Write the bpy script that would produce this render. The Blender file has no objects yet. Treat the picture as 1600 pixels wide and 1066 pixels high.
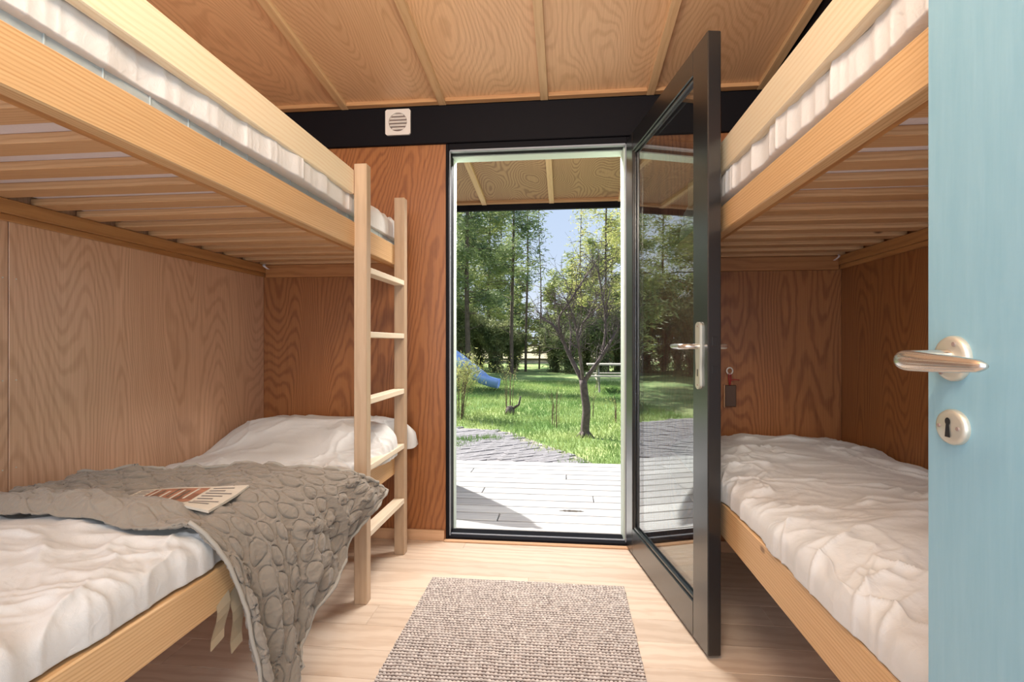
import bpy, bmesh, math, random
import numpy as np
from mathutils import Vector, Matrix
random.seed(7); rng = np.random.default_rng(7)
C = bpy.context.scene.collection
PI = math.pi
# ------------------------------------------------------------------ camera, world, lights, exposure
YAW = math.atan(83/800)
cam_d = bpy.data.cameras.new('camera'); cam = bpy.data.objects.new('camera', cam_d); C.objects.link(cam)
cam.location = (0, 0, 1.03); cam.rotation_euler = (PI/2, 0, YAW)
cam_d.sensor_width = 36; cam_d.lens = 18.0; cam_d.shift_y = 3/1600; cam_d.clip_start = 0.02; cam_d.clip_end = 500
bpy.context.scene.camera = cam
sc = bpy.context.scene
sc.view_settings.view_transform = 'Standard'; sc.view_settings.look = 'None'; sc.view_settings.gamma = 1
sc.view_settings.use_curve_mapping = False; sc.view_settings.exposure = 0.0
sc.cycles.max_bounces = 10; sc.cycles.transparent_max_bounces = 8

w = bpy.data.worlds.new('sky'); sc.world = w; w.use_nodes = True
nt = w.node_tree; N = nt.nodes; L = nt.links; bg = N['Background']
tc = N.new('ShaderNodeTexCoord'); sp = N.new('ShaderNodeSeparateXYZ'); L.new(tc.outputs['Generated'], sp.inputs[0])
rp = N.new('ShaderNodeValToRGB'); L.new(sp.outputs['Z'], rp.inputs[0])
e = rp.color_ramp.elements; e[0].position = 0.0; e[0].color = (.66, .77, .93, 1); e[1].position = .6; e[1].color = (.42, .58, .88, 1)
cl = N.new('ShaderNodeTexNoise'); cl.inputs['Scale'].default_value = 2.6; cl.inputs['Detail'].default_value = 6; L.new(tc.outputs['Generated'], cl.inputs['Vector'])
cr = N.new('ShaderNodeMapRange'); cr.inputs[1].default_value = .42; cr.inputs[2].default_value = .72; L.new(cl.outputs[0], cr.inputs[0])
mx = N.new('ShaderNodeMix'); mx.data_type = 'RGBA'; L.new(cr.outputs[0], mx.inputs[0]); L.new(rp.outputs[0], mx.inputs[6]); mx.inputs[7].default_value = (.88, .92, .97, 1)
L.new(mx.outputs[2], bg.inputs[0]); bg.inputs[1].default_value = 1.05

def lamp(name, kind, loc, target, energy, size=None, color=(1, 1, 1)):
    d = bpy.data.lights.new(name, kind); d.energy = energy; d.color = color
    if kind == 'AREA': d.shape = 'RECTANGLE'; d.size, d.size_y = size
    o = bpy.data.objects.new(name, d); C.objects.link(o); o.location = loc
    o.rotation_euler = (Vector(target)-Vector(loc)).to_track_quat('-Z', 'Y').to_euler()
    return o
s_ = lamp('sun', 'SUN', (-8, 12, 20), (-8+.90, 12-.58, 19), 14.0, color=(1, .96, .88)); s_.data.angle = .009
lamp('hall_fill', 'AREA', (-.15, -.75, 1.45), (-.1, 2.2, 1.5), 35, (2.2, 1.9), (.95, .97, 1.0))  # added soft fill behind the camera, not a known source
lamp('doorway_fill', 'AREA', (-.15, 2.93, 2.20), (-.35, 1.0, .35), 72, (.86, .14), (1, .97, .93))  # added fill hidden above the lintel, brightens floor and ladder by the door
lamp('ceiling_fill', 'AREA', (-.1, -.05, 2.2), (-.1, 1.9, 2.35), 34, (.5, .25), (1, .86, .68))  # added warm fill aimed at the ceiling, no fixture known there

# ------------------------------------------------------------------ materials
def newmat(name):
    m = bpy.data.materials.new(name); m.use_nodes = True
    return m, m.node_tree.nodes, m.node_tree.links, m.node_tree.nodes['Principled BSDF']
def plain(name, col, rough=.6, metal=0, spec=.5, bump=0, bscale=300, var=0, vscale=5, coat=0):
    m, N, L, b = newmat(name)
    b.inputs['Base Color'].default_value = (*col, 1); b.inputs['Roughness'].default_value = rough
    b.inputs['Metallic'].default_value = metal; b.inputs['Specular IOR Level'].default_value = spec; b.inputs['Coat Weight'].default_value = coat
    tc = N.new('ShaderNodeTexCoord')
    if bump:
        n = N.new('ShaderNodeTexNoise'); n.inputs['Scale'].default_value = bscale; n.inputs['Detail'].default_value = 3; L.new(tc.outputs['Object'], n.inputs[0])
        bp = N.new('ShaderNodeBump'); bp.inputs['Strength'].default_value = bump; bp.inputs['Distance'].default_value = .002; L.new(n.outputs[0], bp.inputs['Height']); L.new(bp.outputs[0], b.inputs['Normal'])
    if var:
        n = N.new('ShaderNodeTexNoise'); n.inputs['Scale'].default_value = vscale; n.inputs['Detail'].default_value = 5; L.new(tc.outputs['Object'], n.inputs[0])
        r = N.new('ShaderNodeMapRange'); r.inputs[1].default_value = .3; r.inputs[2].default_value = .7; r.inputs[3].default_value = 1-var; r.inputs[4].default_value = 1+var; L.new(n.outputs[0], r.inputs[0])
        h = N.new('ShaderNodeHueSaturation'); h.inputs['Color'].default_value = (*col, 1); L.new(r.outputs[0], h.inputs['Value']); L.new(h.outputs[0], b.inputs['Base Color'])
    return m
def wood(name, light, dark, axis='Z', lin=40, amp=26, nscale=2.2, stretch=.16, rough=.42, fine=.5, contrast=.75, knots=0, blot=.2, coat=0, bump=.12, spec=.5):
    """light ground with darker growth-ring lines that wander along the grain axis"""
    m, N, L, b = newmat(name)
    tc = N.new('ShaderNodeTexCoord'); oi = N.new('ShaderNodeObjectInfo')
    mul = N.new('ShaderNodeMath'); mul.operation = 'MULTIPLY'; mul.inputs[1].default_value = 37.0; L.new(oi.outputs['Random'], mul.inputs[0])
    add = N.new('ShaderNodeVectorMath'); add.operation = 'ADD'; L.new(tc.outputs['Object'], add.inputs[0]); L.new(mul.outputs[0], add.inputs[1])
    def mapped(al, ac):
        mp = N.new('ShaderNodeMapping'); s = [ac, ac, ac]; s['XYZ'.index(axis)] = al; mp.inputs['Scale'].default_value = s; L.new(add.outputs[0], mp.inputs[0]); return mp
    m1 = mapped(stretch, 1)
    n1 = N.new('ShaderNodeTexNoise'); n1.inputs['Scale'].default_value = nscale; n1.inputs['Detail'].default_value = 1.2; n1.inputs['Roughness'].default_value = .45; L.new(m1.outputs[0], n1.inputs[0])
    n1b = N.new('ShaderNodeTexNoise'); n1b.inputs['Scale'].default_value = 22; n1b.inputs['Detail'].default_value = 2
    m1b = mapped(.35, 1); L.new(m1b.outputs[0], n1b.inputs[0])
    sx = N.new('ShaderNodeSeparateXYZ'); L.new(add.outputs[0], sx.inputs[0])
    ax = [k for k in 'XYZ' if k != axis]
    sm = N.new('ShaderNodeMath'); sm.operation = 'ADD'; L.new(sx.outputs[ax[0]], sm.inputs[0]); L.new(sx.outputs[ax[1]], sm.inputs[1])
    a = N.new('ShaderNodeMath'); a.operation = 'MULTIPLY'; a.inputs[1].default_value = lin; L.new(sm.outputs[0], a.inputs[0])
    c = N.new('ShaderNodeMath'); c.operation = 'MULTIPLY_ADD'; c.inputs[1].default_value = amp*6.28; L.new(n1.outputs[0], c.inputs[0]); L.new(a.outputs[0], c.inputs[2])
    c2 = N.new('ShaderNodeMath'); c2.operation = 'MULTIPLY_ADD'; c2.inputs[1].default_value = 7.0; L.new(n1b.outputs[0], c2.inputs[0]); L.new(c.outputs[0], c2.inputs[2])
    sn = N.new('ShaderNodeMath'); sn.operation = 'SINE'; L.new(c2.outputs[0], sn.inputs[0])
    r = N.new('ShaderNodeMapRange'); r.inputs[1].default_value = -.2; r.inputs[2].default_value = 1.0; r.inputs[3].default_value = 0; r.inputs[4].default_value = contrast; L.new(sn.outputs[0], r.inputs[0])
    m2 = mapped(4, 260); n2 = N.new('ShaderNodeTexNoise'); n2.inputs['Scale'].default_value = 1; n2.inputs['Detail'].default_value = 3; L.new(m2.outputs[0], n2.inputs[0])
    f = N.new('ShaderNodeMapRange'); f.inputs[1].default_value = .35; f.inputs[2].default_value = .7; f.inputs[3].default_value = 0; f.inputs[4].default_value = fine; L.new(n2.outputs[0], f.inputs[0])
    m3 = mapped(.6, 3.5); n3 = N.new('ShaderNodeTexNoise'); n3.inputs['Scale'].default_value = 1; n3.inputs['Detail'].default_value = 2; L.new(m3.outputs[0], n3.inputs[0])
    g = N.new('ShaderNodeMapRange'); g.inputs[1].default_value = .35; g.inputs[2].default_value = .65; g.inputs[3].default_value = 0; g.inputs[4].default_value = blot; L.new(n3.outputs[0], g.inputs[0])
    s1 = N.new('ShaderNodeMath'); s1.operation = 'ADD'; L.new(r.outputs[0], s1.inputs[0]); L.new(f.outputs[0], s1.inputs[1])
    s2 = N.new('ShaderNodeMath'); s2.operation = 'ADD'; s2.use_clamp = True; L.new(s1.outputs[0], s2.inputs[0]); L.new(g.outputs[0], s2.inputs[1])
    mix = N.new('ShaderNodeMix'); mix.data_type = 'RGBA'; mix.inputs[6].default_value = (*light, 1); mix.inputs[7].default_value = (*dark, 1); L.new(s2.outputs[0], mix.inputs[0])
    out = mix.outputs[2]
    if knots:
        v = N.new('ShaderNodeTexVoronoi'); v.inputs['Scale'].default_value = 2.6; m4 = mapped(.8, 1.6); L.new(m4.outputs[0], v.inputs[0])
        k = N.new('ShaderNodeMapRange'); k.inputs[1].default_value = .022; k.inputs[2].default_value = .045; k.inputs[3].default_value = knots; k.inputs[4].default_value = 0; L.new(v.outputs['Distance'], k.inputs[0])
        mk = N.new('ShaderNodeMix'); mk.data_type = 'RGBA'; L.new(k.outputs[0], mk.inputs[0]); L.new(out, mk.inputs[6]); mk.inputs[7].default_value = (dark[0]*.35, dark[1]*.3, dark[2]*.3, 1); out = mk.outputs[2]
    # small difference of tone from piece to piece
    rr = N.new('ShaderNodeMapRange'); rr.inputs[3].default_value = .92; rr.inputs[4].default_value = 1.08; L.new(oi.outputs['Random'], rr.inputs[0])
    h = N.new('ShaderNodeHueSaturation'); L.new(out, h.inputs['Color']); L.new(rr.outputs[0], h.inputs['Value']); L.new(h.outputs[0], b.inputs['Base Color'])
    bp = N.new('ShaderNodeBump'); bp.inputs['Strength'].default_value = bump; bp.inputs['Distance'].default_value = .002; L.new(s2.outputs[0], bp.inputs['Height']); L.new(bp.outputs[0], b.inputs['Normal'])
    b.inputs['Roughness'].default_value = rough; b.inputs['Coat Weight'].default_value = coat; b.inputs['Coat Roughness'].default_value = .35; b.inputs['Specular IOR Level'].default_value = spec
    return m
def cloth(name, col, scale=900, bump=.25, var=.04, sheen=.15, rough=.9):
    m, N, L, b = newmat(name)
    tc = N.new('ShaderNodeTexCoord'); b.inputs['Roughness'].default_value = rough; b.inputs['Sheen Weight'].default_value = sheen; b.inputs['Specular IOR Level'].default_value = .2
    n = N.new('ShaderNodeTexNoise'); n.inputs['Scale'].default_value = scale; n.inputs['Detail'].default_value = 2; L.new(tc.outputs['Object'], n.inputs[0])
    n2 = N.new('ShaderNodeTexNoise'); n2.inputs['Scale'].default_value = 3; n2.inputs['Detail'].default_value = 4; L.new(tc.outputs['Object'], n2.inputs[0])
    n3 = N.new('ShaderNodeTexNoise'); n3.inputs['Scale'].default_value = 38; n3.inputs['Detail'].default_value = 3; n3.inputs['Distortion'].default_value = 1.2; L.new(tc.outputs['Object'], n3.inputs[0])
    r = N.new('ShaderNodeMapRange'); r.inputs[1].default_value = .3; r.inputs[2].default_value = .7; r.inputs[3].default_value = 1-var; r.inputs[4].default_value = 1+var; L.new(n2.outputs[0], r.inputs[0])
    h = N.new('ShaderNodeHueSaturation'); h.inputs['Color'].default_value = (*col, 1); L.new(r.outputs[0], h.inputs['Value']); L.new(h.outputs[0], b.inputs['Base Color'])
    bp = N.new('ShaderNodeBump'); bp.inputs['Strength'].default_value = bump; bp.inputs['Distance'].default_value = .001; L.new(n.outputs[0], bp.inputs['Height'])
    b2 = N.new('ShaderNodeBump'); b2.inputs['Strength'].default_value = .25; b2.inputs['Distance'].default_value = .006; L.new(n3.outputs[0], b2.inputs['Height']); L.new(bp.outputs[0], b2.inputs['Normal']); L.new(b2.outputs[0], b.inputs['Normal'])
    return m
M = {}
PLY = dict(lin=90, amp=58, nscale=2.6, stretch=.20, fine=.4, blot=.10)
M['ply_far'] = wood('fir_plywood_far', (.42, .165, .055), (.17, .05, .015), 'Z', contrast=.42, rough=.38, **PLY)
M['ply_left_sheen'] = wood('fir_plywood_left_sheen', (.66, .40, .25), (.40, .21, .11), 'Z', contrast=.34, rough=.34, coat=.3, **PLY)  # paler than the other walls: sheen of door light put into the colour
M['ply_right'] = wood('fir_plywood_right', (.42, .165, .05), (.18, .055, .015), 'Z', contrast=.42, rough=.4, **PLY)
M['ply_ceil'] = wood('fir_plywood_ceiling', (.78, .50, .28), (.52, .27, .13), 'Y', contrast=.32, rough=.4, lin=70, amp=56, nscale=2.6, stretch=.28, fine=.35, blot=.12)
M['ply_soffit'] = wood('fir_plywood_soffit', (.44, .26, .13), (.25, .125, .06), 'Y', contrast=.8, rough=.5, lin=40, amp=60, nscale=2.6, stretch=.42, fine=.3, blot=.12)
M['pine_y'] = wood('pine_rail', (.70, .455, .235), (.48, .25, .095), 'Y', contrast=.42, lin=800, amp=9, nscale=3, stretch=.3, fine=.3, knots=.8, rough=.45, blot=.2)
M['pine_guard'] = wood('pine_guard', (.87, .755, .56), (.75, .57, .35), 'Y', contrast=.35, lin=420, amp=8, nscale=3, stretch=.25, fine=.25, knots=.8, rough=.45, blot=.2)
M['pine_x'] = wood('pine_slat', (.66, .40, .21), (.46, .23, .09), 'X', contrast=.4, lin=650, amp=7, nscale=3, stretch=.25, fine=.3, knots=.9, rough=.5, blot=.3)
M['pine_z'] = wood('pine_stile', (.52, .37, .245), (.39, .26, .16), 'Z', contrast=.3, lin=200, amp=3, nscale=2, stretch=.12, fine=.3, knots=.3, rough=.45, blot=.15)
M['pine_rung'] = wood('pine_rung', (.82, .70, .54), (.70, .56, .40), 'Y', contrast=.3, lin=200, amp=3, nscale=2, stretch=.2, fine=.25, rough=.45, blot=.1)
M['ledger'] = wood('ledger_wood', (.52, .25, .085), (.32, .125, .035), 'Y', contrast=.4, lin=200, amp=4, nscale=3, stretch=.3, fine=.3, rough=.45)
M['ledger_x'] = wood('ledger_wood_x', (.48, .215, .075), (.30, .11, .035), 'X', contrast=.4, lin=200, amp=6, nscale=3, stretch=.3, fine=.3, rough=.45)
M['batten'] = wood('ceiling_batten', (.74, .50, .27), (.56, .33, .16), 'Y', contrast=.3, lin=200, amp=3, stretch=.2, fine=.3, knots=.9, rough=.5)
M['batten_x'] = wood('ceiling_edge_strip', (.56, .32, .15), (.40, .19, .08), 'X', contrast=.3, lin=200, amp=3, stretch=.2, fine=.3, rough=.5)
M['floor'] = wood('pine_floor', (.77, .63, .50), (.60, .44, .32), 'X', contrast=.45, lin=90, amp=8, nscale=2.6, stretch=.18, fine=.25, rough=.36, blot=.25, bump=.04)
M['base'] = wood('baseboard_pine', (.64, .40, .24), (.5, .28, .15), 'X', contrast=.25, lin=200, amp=3, stretch=.2, fine=.2)
M['deck'] = wood('weathered_deck', (.45, .445, .44), (.26, .255, .26), 'X', contrast=.3, lin=150, amp=6, nscale=2.5, stretch=.2, fine=.6, rough=.8, blot=.5, knots=.8)
M['black'] = plain('black_painted_wood', (.006, .005, .007), .6, bump=.15, bscale=60, spec=.12)
M['black_door'] = plain('black_stained_door', (.008, .008, .009), .35, bump=.06, bscale=90, spec=.5, coat=.9)
M['black_door'].node_tree.nodes['Principled BSDF'].inputs['Coat Roughness'].default_value = .24
M['seal'] = plain('grey_weather_seal', (.30, .31, .34), .4)
M['lining'] = plain('pale_reveal_paint', (.62, .70, .60), .6)
M['dark'] = plain('dark_gap', (.03, .022, .016), .9)
M['white_plastic'] = plain('white_plastic', (.72, .67, .62), .4)
M['vent_dark'] = plain('vent_recess', (.30, .22, .19), .8)
M['linen'] = cloth('white_linen', (.66, .645, .625))
M['linen_up'] = cloth('white_linen_upper', (.72, .70, .69))
M['under'] = cloth('white_underlay', (.74, .66, .66), bump=.1)
M['tick'] = cloth('mattress_ticking', (.40, .45, .46), scale=500)
M['quilt'] = cloth('sage_grey_quilt', (.265, .225, .182), scale=700, bump=.4, sheen=.25)
M['binding'] = cloth('quilt_binding', (.36, .33, .285), scale=700)
M['metal'] = plain('satin_metal', (.70, .66, .61), .22, metal=.9)
M['metal_w'] = plain('worn_cream_metal', (.62, .59, .50), .35, metal=.55)
M['chrome'] = plain('chrome', (.8, .8, .8), .12, metal=1)
M['red'] = plain('red_cord', (.35, .012, .02), .6)
M['tagm'] = plain('dark_key_tag', (.09, .045, .025), .45)
M['tagedge'] = plain('pale_tag_edge', (.6, .35, .2), .5)
M['paper'] = plain('newsprint', (.62, .56, .47), .8, var=.06, vscale=30)
M['hole'] = plain('keyhole_shadow', (.01, .01, .01), .8)
# blue door: brushed paint
m, N, L, b = newmat('blue_painted_door')
tc = N.new('ShaderNodeTexCoord'); mp = N.new('ShaderNodeMapping'); mp.inputs['Scale'].default_value = (40, 90, 4); L.new(tc.outputs['Object'], mp.inputs[0])
n = N.new('ShaderNodeTexNoise'); n.inputs['Scale'].default_value = 3; n.inputs['Detail'].default_value = 4; L.new(mp.outputs[0], n.inputs[0])
mx = N.new('ShaderNodeMix'); mx.data_type = 'RGBA'; L.new(n.outputs[0], mx.inputs[0]); mx.inputs[6].default_value = (.235, .44, .535, 1); mx.inputs[7].default_value = (.315, .52, .61, 1)
L.new(mx.outputs[2], b.inputs['Base Color']); b.inputs['Roughness'].default_value = .38
bp = N.new('ShaderNodeBump'); bp.inputs['Strength'].default_value = .12; bp.inputs['Distance'].default_value = .002; L.new(n.outputs[0], bp.inputs['Height']); L.new(bp.outputs[0], b.inputs['Normal'])
M['blue'] = m
# window glass
m, N, L, b = newmat('door_glass'); b.inputs['Base Color'].default_value = (.93, .96, .95, 1); b.inputs['Transmission Weight'].default_value = 1; b.inputs['Roughness'].default_value = 0; b.inputs['IOR'].default_value = 1.52
M['glass'] = m
def leafmat(name, c1, c2, scale=3, trans=.0, rough=.6):
    m, N, L, b = newmat(name)
    tc = N.new('ShaderNodeTexCoord'); n = N.new('ShaderNodeTexNoise'); n.inputs['Scale'].default_value = scale; n.inputs['Detail'].default_value = 4; L.new(tc.outputs['Object'], n.inputs[0])
    r = N.new('ShaderNodeMapRange'); r.inputs[1].default_value = .38; r.inputs[2].default_value = .62; L.new(n.outputs[0], r.inputs[0])
    mx = N.new('ShaderNodeMix'); mx.data_type = 'RGBA'; L.new(r.outputs[0], mx.inputs[0]); mx.inputs[6].default_value = (*c1, 1); mx.inputs[7].default_value = (*c2, 1)
    L.new(mx.outputs[2], b.inputs['Base Color']); b.inputs['Roughness'].default_value = rough; b.inputs['Specular IOR Level'].default_value = .25
    if trans:
        t = N.new('ShaderNodeBsdfTranslucent'); L.new(mx.outputs[2], t.inputs[0]); ms = N.new('ShaderNodeMixShader'); ms.inputs[0].default_value = trans
        L.new(b.outputs[0], ms.inputs[1]); L.new(t.outputs[0], ms.inputs[2]); L.new(ms.outputs[0], N['Material Output'].inputs[0])
    return m
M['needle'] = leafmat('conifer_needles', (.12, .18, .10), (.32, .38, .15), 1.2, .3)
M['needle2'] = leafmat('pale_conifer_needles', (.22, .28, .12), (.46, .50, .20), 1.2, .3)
M['birch'] = leafmat('spring_leaves', (.36, .40, .12), (.58, .56, .22), 1.5, .5)
M['shrubleaf'] = leafmat('shrub_leaves', (.13, .17, .08), (.34, .36, .17), 2.5, .3)
M['budleaf'] = leafmat('bud_leaves', (.30, .34, .10), (.48, .46, .2), 5, .5)
M['grass'] = leafmat('lawn_grass', (.15, .26, .08), (.33, .41, .15), 1.1, .35, .8)
M['lawn'] = leafmat('lawn_ground', (.15, .25, .08), (.32, .38, .15), 1.3, 0, .95)
M['field'] = leafmat('pale_field', (.30, .27, .17), (.38, .33, .22), .2, 0, .95)
M['bark'] = plain('conifer_bark', (.13, .095, .075), .9, var=.3, vscale=6)
M['bark2'] = plain('fruit_tree_bark', (.105, .08, .075), .9, var=.35, vscale=20, bump=.6, bscale=60)
M['twig'] = plain('twig_bark', (.16, .11, .07), .9)
M['stone'] = plain('grey_paver', (.20, .19, .20), .9, var=.35, vscale=9, bump=.6, bscale=80)
M['gravel'] = plain('sandy_joint', (.24, .22, .19), .95, var=.4, vscale=14)
M['slide'] = plain('blue_plastic', (.28, .44, .80), .35, var=.15, vscale=2)
M['tablewood'] = plain('weathered_table_wood', (.30, .28, .24), .8, var=.2)
M['canvas'] = plain('canvas', (.55, .52, .45), .9)
M['fence'] = plain('fence_wood', (.16, .12, .09), .9)

# ------------------------------------------------------------------ geometry helpers
def meta(o, label=None, cat=None, group=None, kind=None):
    if label: o['label'] = label
    if cat: o['category'] = cat
    if group: o['group'] = group
    if kind: o['kind'] = kind
    return o
def link(name, me, mat, parent=None, smooth=False):
    if mat is not None and not me.materials: me.materials.append(mat)
    if smooth: me.polygons.foreach_set('use_smooth', [True]*len(me.polygons))
    o = bpy.data.objects.new(name, me); C.objects.link(o)
    if parent: o.parent = parent
    return o
def empty(name, loc, rz=0, parent=None):
    o = bpy.data.objects.new(name, None); C.objects.link(o); o.location = loc; o.rotation_euler = (0, 0, rz); o.empty_display_size = .1
    if parent: o.parent = parent
    return o
def woff(parent):   # world offset of unrotated parents
    v = Vector((0, 0, 0))
    while parent: v = v+Vector(parent.location); parent = parent.parent
    return v
def boxmesh(sx, sy, sz, bev=.0015, name='box'):
    bm = bmesh.new(); bmesh.ops.create_cube(bm, size=1); bmesh.ops.scale(bm, vec=(sx, sy, sz), verts=bm.verts)
    if bev: bmesh.ops.bevel(bm, geom=bm.edges[:], offset=min(bev, .3*min(sx, sy, sz)), segments=1, affect='EDGES', profile=.5)
    me = bpy.data.meshes.new(name); bm.to_mesh(me); bm.free(); return me
def box(name, x0, x1, y0, y1, z0, z1, mat, parent=None, bev=.0015):
    """box given by WORLD extents (or by local extents if local=True through a rotated parent)"""
    o = link(name, boxmesh(abs(x1-x0), abs(y1-y0), abs(z1-z0), bev, name), mat, parent)
    o.location = Vector(((x0+x1)/2, (y0+y1)/2, (z0+z1)/2))-woff(parent); return o
def lbox(name, x0, x1, y0, y1, z0, z1, mat, parent, bev=.0015):   # local coordinates of the parent
    o = link(name, boxmesh(abs(x1-x0), abs(y1-y0), abs(z1-z0), bev, name), mat, parent)
    o.location = ((x0+x1)/2, (y0+y1)/2, (z0+z1)/2); return o
def pymesh(name, v, f, mat, parent=None, smooth=False, world=True):
    me = bpy.data.meshes.new(name); v = np.asarray(v, dtype=float)
    if parent is not None and world: v = v-np.array(woff(parent))
    me.from_pydata(v.tolist(), [], f if isinstance(f, list) else f.tolist()); me.update()
    return link(name, me, mat, parent, smooth)
def gridfaces(nu, nv, close_u=False, close_v=False):
    a = np.arange(nu*nv).reshape(nu, nv)
    if close_u: a = np.vstack([a, a[:1]])
    if close_v: a = np.hstack([a, a[:, :1]])
    return np.stack([a[:-1, :-1], a[1:, :-1], a[1:, 1:], a[:-1, 1:]], -1).reshape(-1, 4)
def tube_data(pts, rad, seg=6, cap=True):
    pts = [Vector(p) for p in pts]; V = []; F = []
    up = Vector((0, 0, 1)); n = len(pts); rad = rad if hasattr(rad, '__len__') else [rad]*n
    ref = None
    for i, p in enumerate(pts):
        d = (pts[min(i+1, n-1)]-pts[max(i-1, 0)]).normalized()
        if ref is None: ref = d.orthogonal().normalized()
        ref = (ref-d*ref.dot(d)).normalized(); b = d.cross(ref)
        for k in range(seg):
            a = 2*PI*k/seg; V.append(tuple(p+(ref*math.cos(a)+b*math.sin(a))*rad[i]))
    for i in range(n-1):
        for k in range(seg):
            k2 = (k+1) % seg; F.append((i*seg+k, i*seg+k2, (i+1)*seg+k2, (i+1)*seg+k))
    if cap: F.append(tuple(range(seg))[::-1]); F.append(tuple(range((n-1)*seg, n*seg)))
    return V, F
class Acc:
    def __init__(s): s.V = []; s.F = []
    def add(s, V, F):
        o = len(s.V); s.V += [tuple(v) for v in V]; s.F += [tuple(i+o for i in f) for f in F]
    def tube(s, *a, **k): s.add(*tube_data(*a, **k))
    def box(s, x0, x1, y0, y1, z0, z1):
        s.add([(x, y, z) for x in (x0, x1) for y in (y0, y1) for z in (z0, z1)], [(0, 1, 3, 2), (4, 6, 7, 5), (0, 4, 5, 1), (2, 3, 7, 6), (0, 2, 6, 4), (1, 5, 7, 3)])
    def build(s, name, mat, parent=None, smooth=False, world=True): return pymesh(name, s.V, s.F, mat, parent, smooth, world)
def smoothpath(P, n=40):
    P = np.array(P, float); d = np.r_[0, np.cumsum(np.linalg.norm(np.diff(P, axis=0), axis=1))]; t = np.linspace(0, d[-1], n)
    Q = np.stack([np.interp(t, d, P[:, k]) for k in range(P.shape[1])], 1)
    for _ in range(max(1, n//10)): Q[1:-1] = (Q[:-2]+2*Q[1:-1]+Q[2:])/4
    return Q
# value noise
_T = rng.random((256, 256))
def vnoise(x, y):
    xi = np.floor(x).astype(int); yi = np.floor(y).astype(int); fx = x-xi; fy = y-yi
    fx = fx*fx*fx*(fx*(fx*6-15)+10); fy = fy*fy*fy*(fy*(fy*6-15)+10)
    dx = x-xi; dy = y-yi
    def g(i, j, ax, ay):
        an = _T[i % 256, j % 256]*2*PI; return np.cos(an)*ax+np.sin(an)*ay
    v = (g(xi, yi, dx, dy)*(1-fx)*(1-fy)+g(xi+1, yi, dx-1, dy)*fx*(1-fy)+g(xi, yi+1, dx, dy-1)*(1-fx)*fy+g(xi+1, yi+1, dx-1, dy-1)*fx*fy)
    return np.clip(.5+.75*v, 0, 1)
def fbm(x, y, o=4):
    s = 0; a = 1; t = 0
    for k in range(o): s = s+a*vnoise(x*2**k+17*k, y*2**k+31*k); t += a; a *= .5
    return s/t
def ridge(x, y, o=3):
    s = 0; a = 1; t = 0
    for k in range(o): s = s+a*(1-np.abs(2*vnoise(x*1.9**k+7*k, y*1.9**k+13*k)-1))**2.2; t += a; a *= .5
    return s/t
def sharp(x, y):
    # thin long creases: narrow crest where the noise crosses its middle value
    v = np.abs(fbm(x, y, 2)-.5)*2
    return np.exp(-v/.10)*np.clip(vnoise(x*.9+40, y*.9+7)*3-1.0, 0, 1)
def sstep(a, b, x):
    t = np.clip((x-a)/(b-a), 0, 1); return t*t*(3-2*t)

# ------------------------------------------------------------------ room shell
XL, XR, YW = -1.624, 1.326, 2.62
def zc(y): return 2.279-.107*(y-YW)      # underside of the sloping ceiling
YN = -.35
fl = meta(box('floor', XL-.05, XR+.05, YN, YW+.14, -.06, -.022, M['dark'], bev=0), kind='structure')
pitch = .1447; y1 = 1.66-14*pitch; i = 0
joints = {}
while y1 < YW+.01:
    ya, yb = y1, min(y1+pitch, YW+.012)
    cuts = [XL]+sorted([XL+.25+((i*0.618*2.4) % 2.4)])+[XR]
    for a, b_ in zip(cuts[:-1], cuts[1:]):
        box('plank', a+.0004, b_-.0004, ya+.0006, yb-.0006, -.022, 0, M['floor'], fl, bev=.001)
    y1 += pitch; i += 1
# walls: black backing with plywood sheets on it
wl = meta(box('wall_left', XL-.06, XL-.014, YN, YW+.14, -.05, 2.75, M['dark'], bev=0), kind='structure')
for a, b_ in ((YN, .12), (.122, 1.340), (1.343, YW)):
    box('panel', XL-.014, XL, a, b_, 0, 2.62-.0*a if a < .2 else zc(b_)+.1, M['ply_left_sheen'], wl, bev=.001)
for y in (1.325, 1.362):      # panel pins
    a = Acc()
    for z in (.66, .92, 1.22): a.tube([(XL-.001, y, z), (XL+.0012, y, z)], .0022, 8)
    a.build('panel_pin', M['metal_w'], wl)
wr = meta(box('wall_right', XR+.014, XR+.06, YN, YW+.14, -.05, 2.75, M['dark'], bev=0), kind='structure')
for a, b_ in ((YN, .12), (.122, 1.340), (1.343, YW)):
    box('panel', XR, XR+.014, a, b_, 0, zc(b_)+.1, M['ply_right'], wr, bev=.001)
wf = meta(box('wall_far', XL-.06, -.675, YW+.014, YW+.16, -.05, 2.5, M['dark'], bev=0), kind='structure')
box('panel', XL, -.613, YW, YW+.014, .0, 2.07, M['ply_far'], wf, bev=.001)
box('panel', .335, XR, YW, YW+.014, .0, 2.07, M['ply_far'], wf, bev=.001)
box('wall_core', .336, XR+.06, YW+.014, YW+.16, -.05, 2.5, M['dark'], wf, bev=0)
box('wall_core', -.70, .40, YW+.02, YW+.16, 2.10, 2.5, M['dark'], wf, bev=0)
box('cladding', -4.2, -.63, YW+.16, YW+.18, -.2, 2.3, M['black'], wf, bev=0)
box('cladding', .34, 3.4, YW+.16, YW+.18, -.2, 2.3, M['black'], wf, bev=0)
# black header beam
meta(box('trim_1', XL, XR, YW-.02, YW+.03, 2.066, 2.262, M['black'], bev=.003), kind='structure')
# baseboards
meta(box('baseboard_far', XL, -.625, YW-.013, YW, 0, .055, M['base'], bev=.002), kind='structure')
meta(box('baseboard_right', .37, XR, YW-.013, YW, 0, .055, M['base'], bev=.002), kind='structure')
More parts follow.
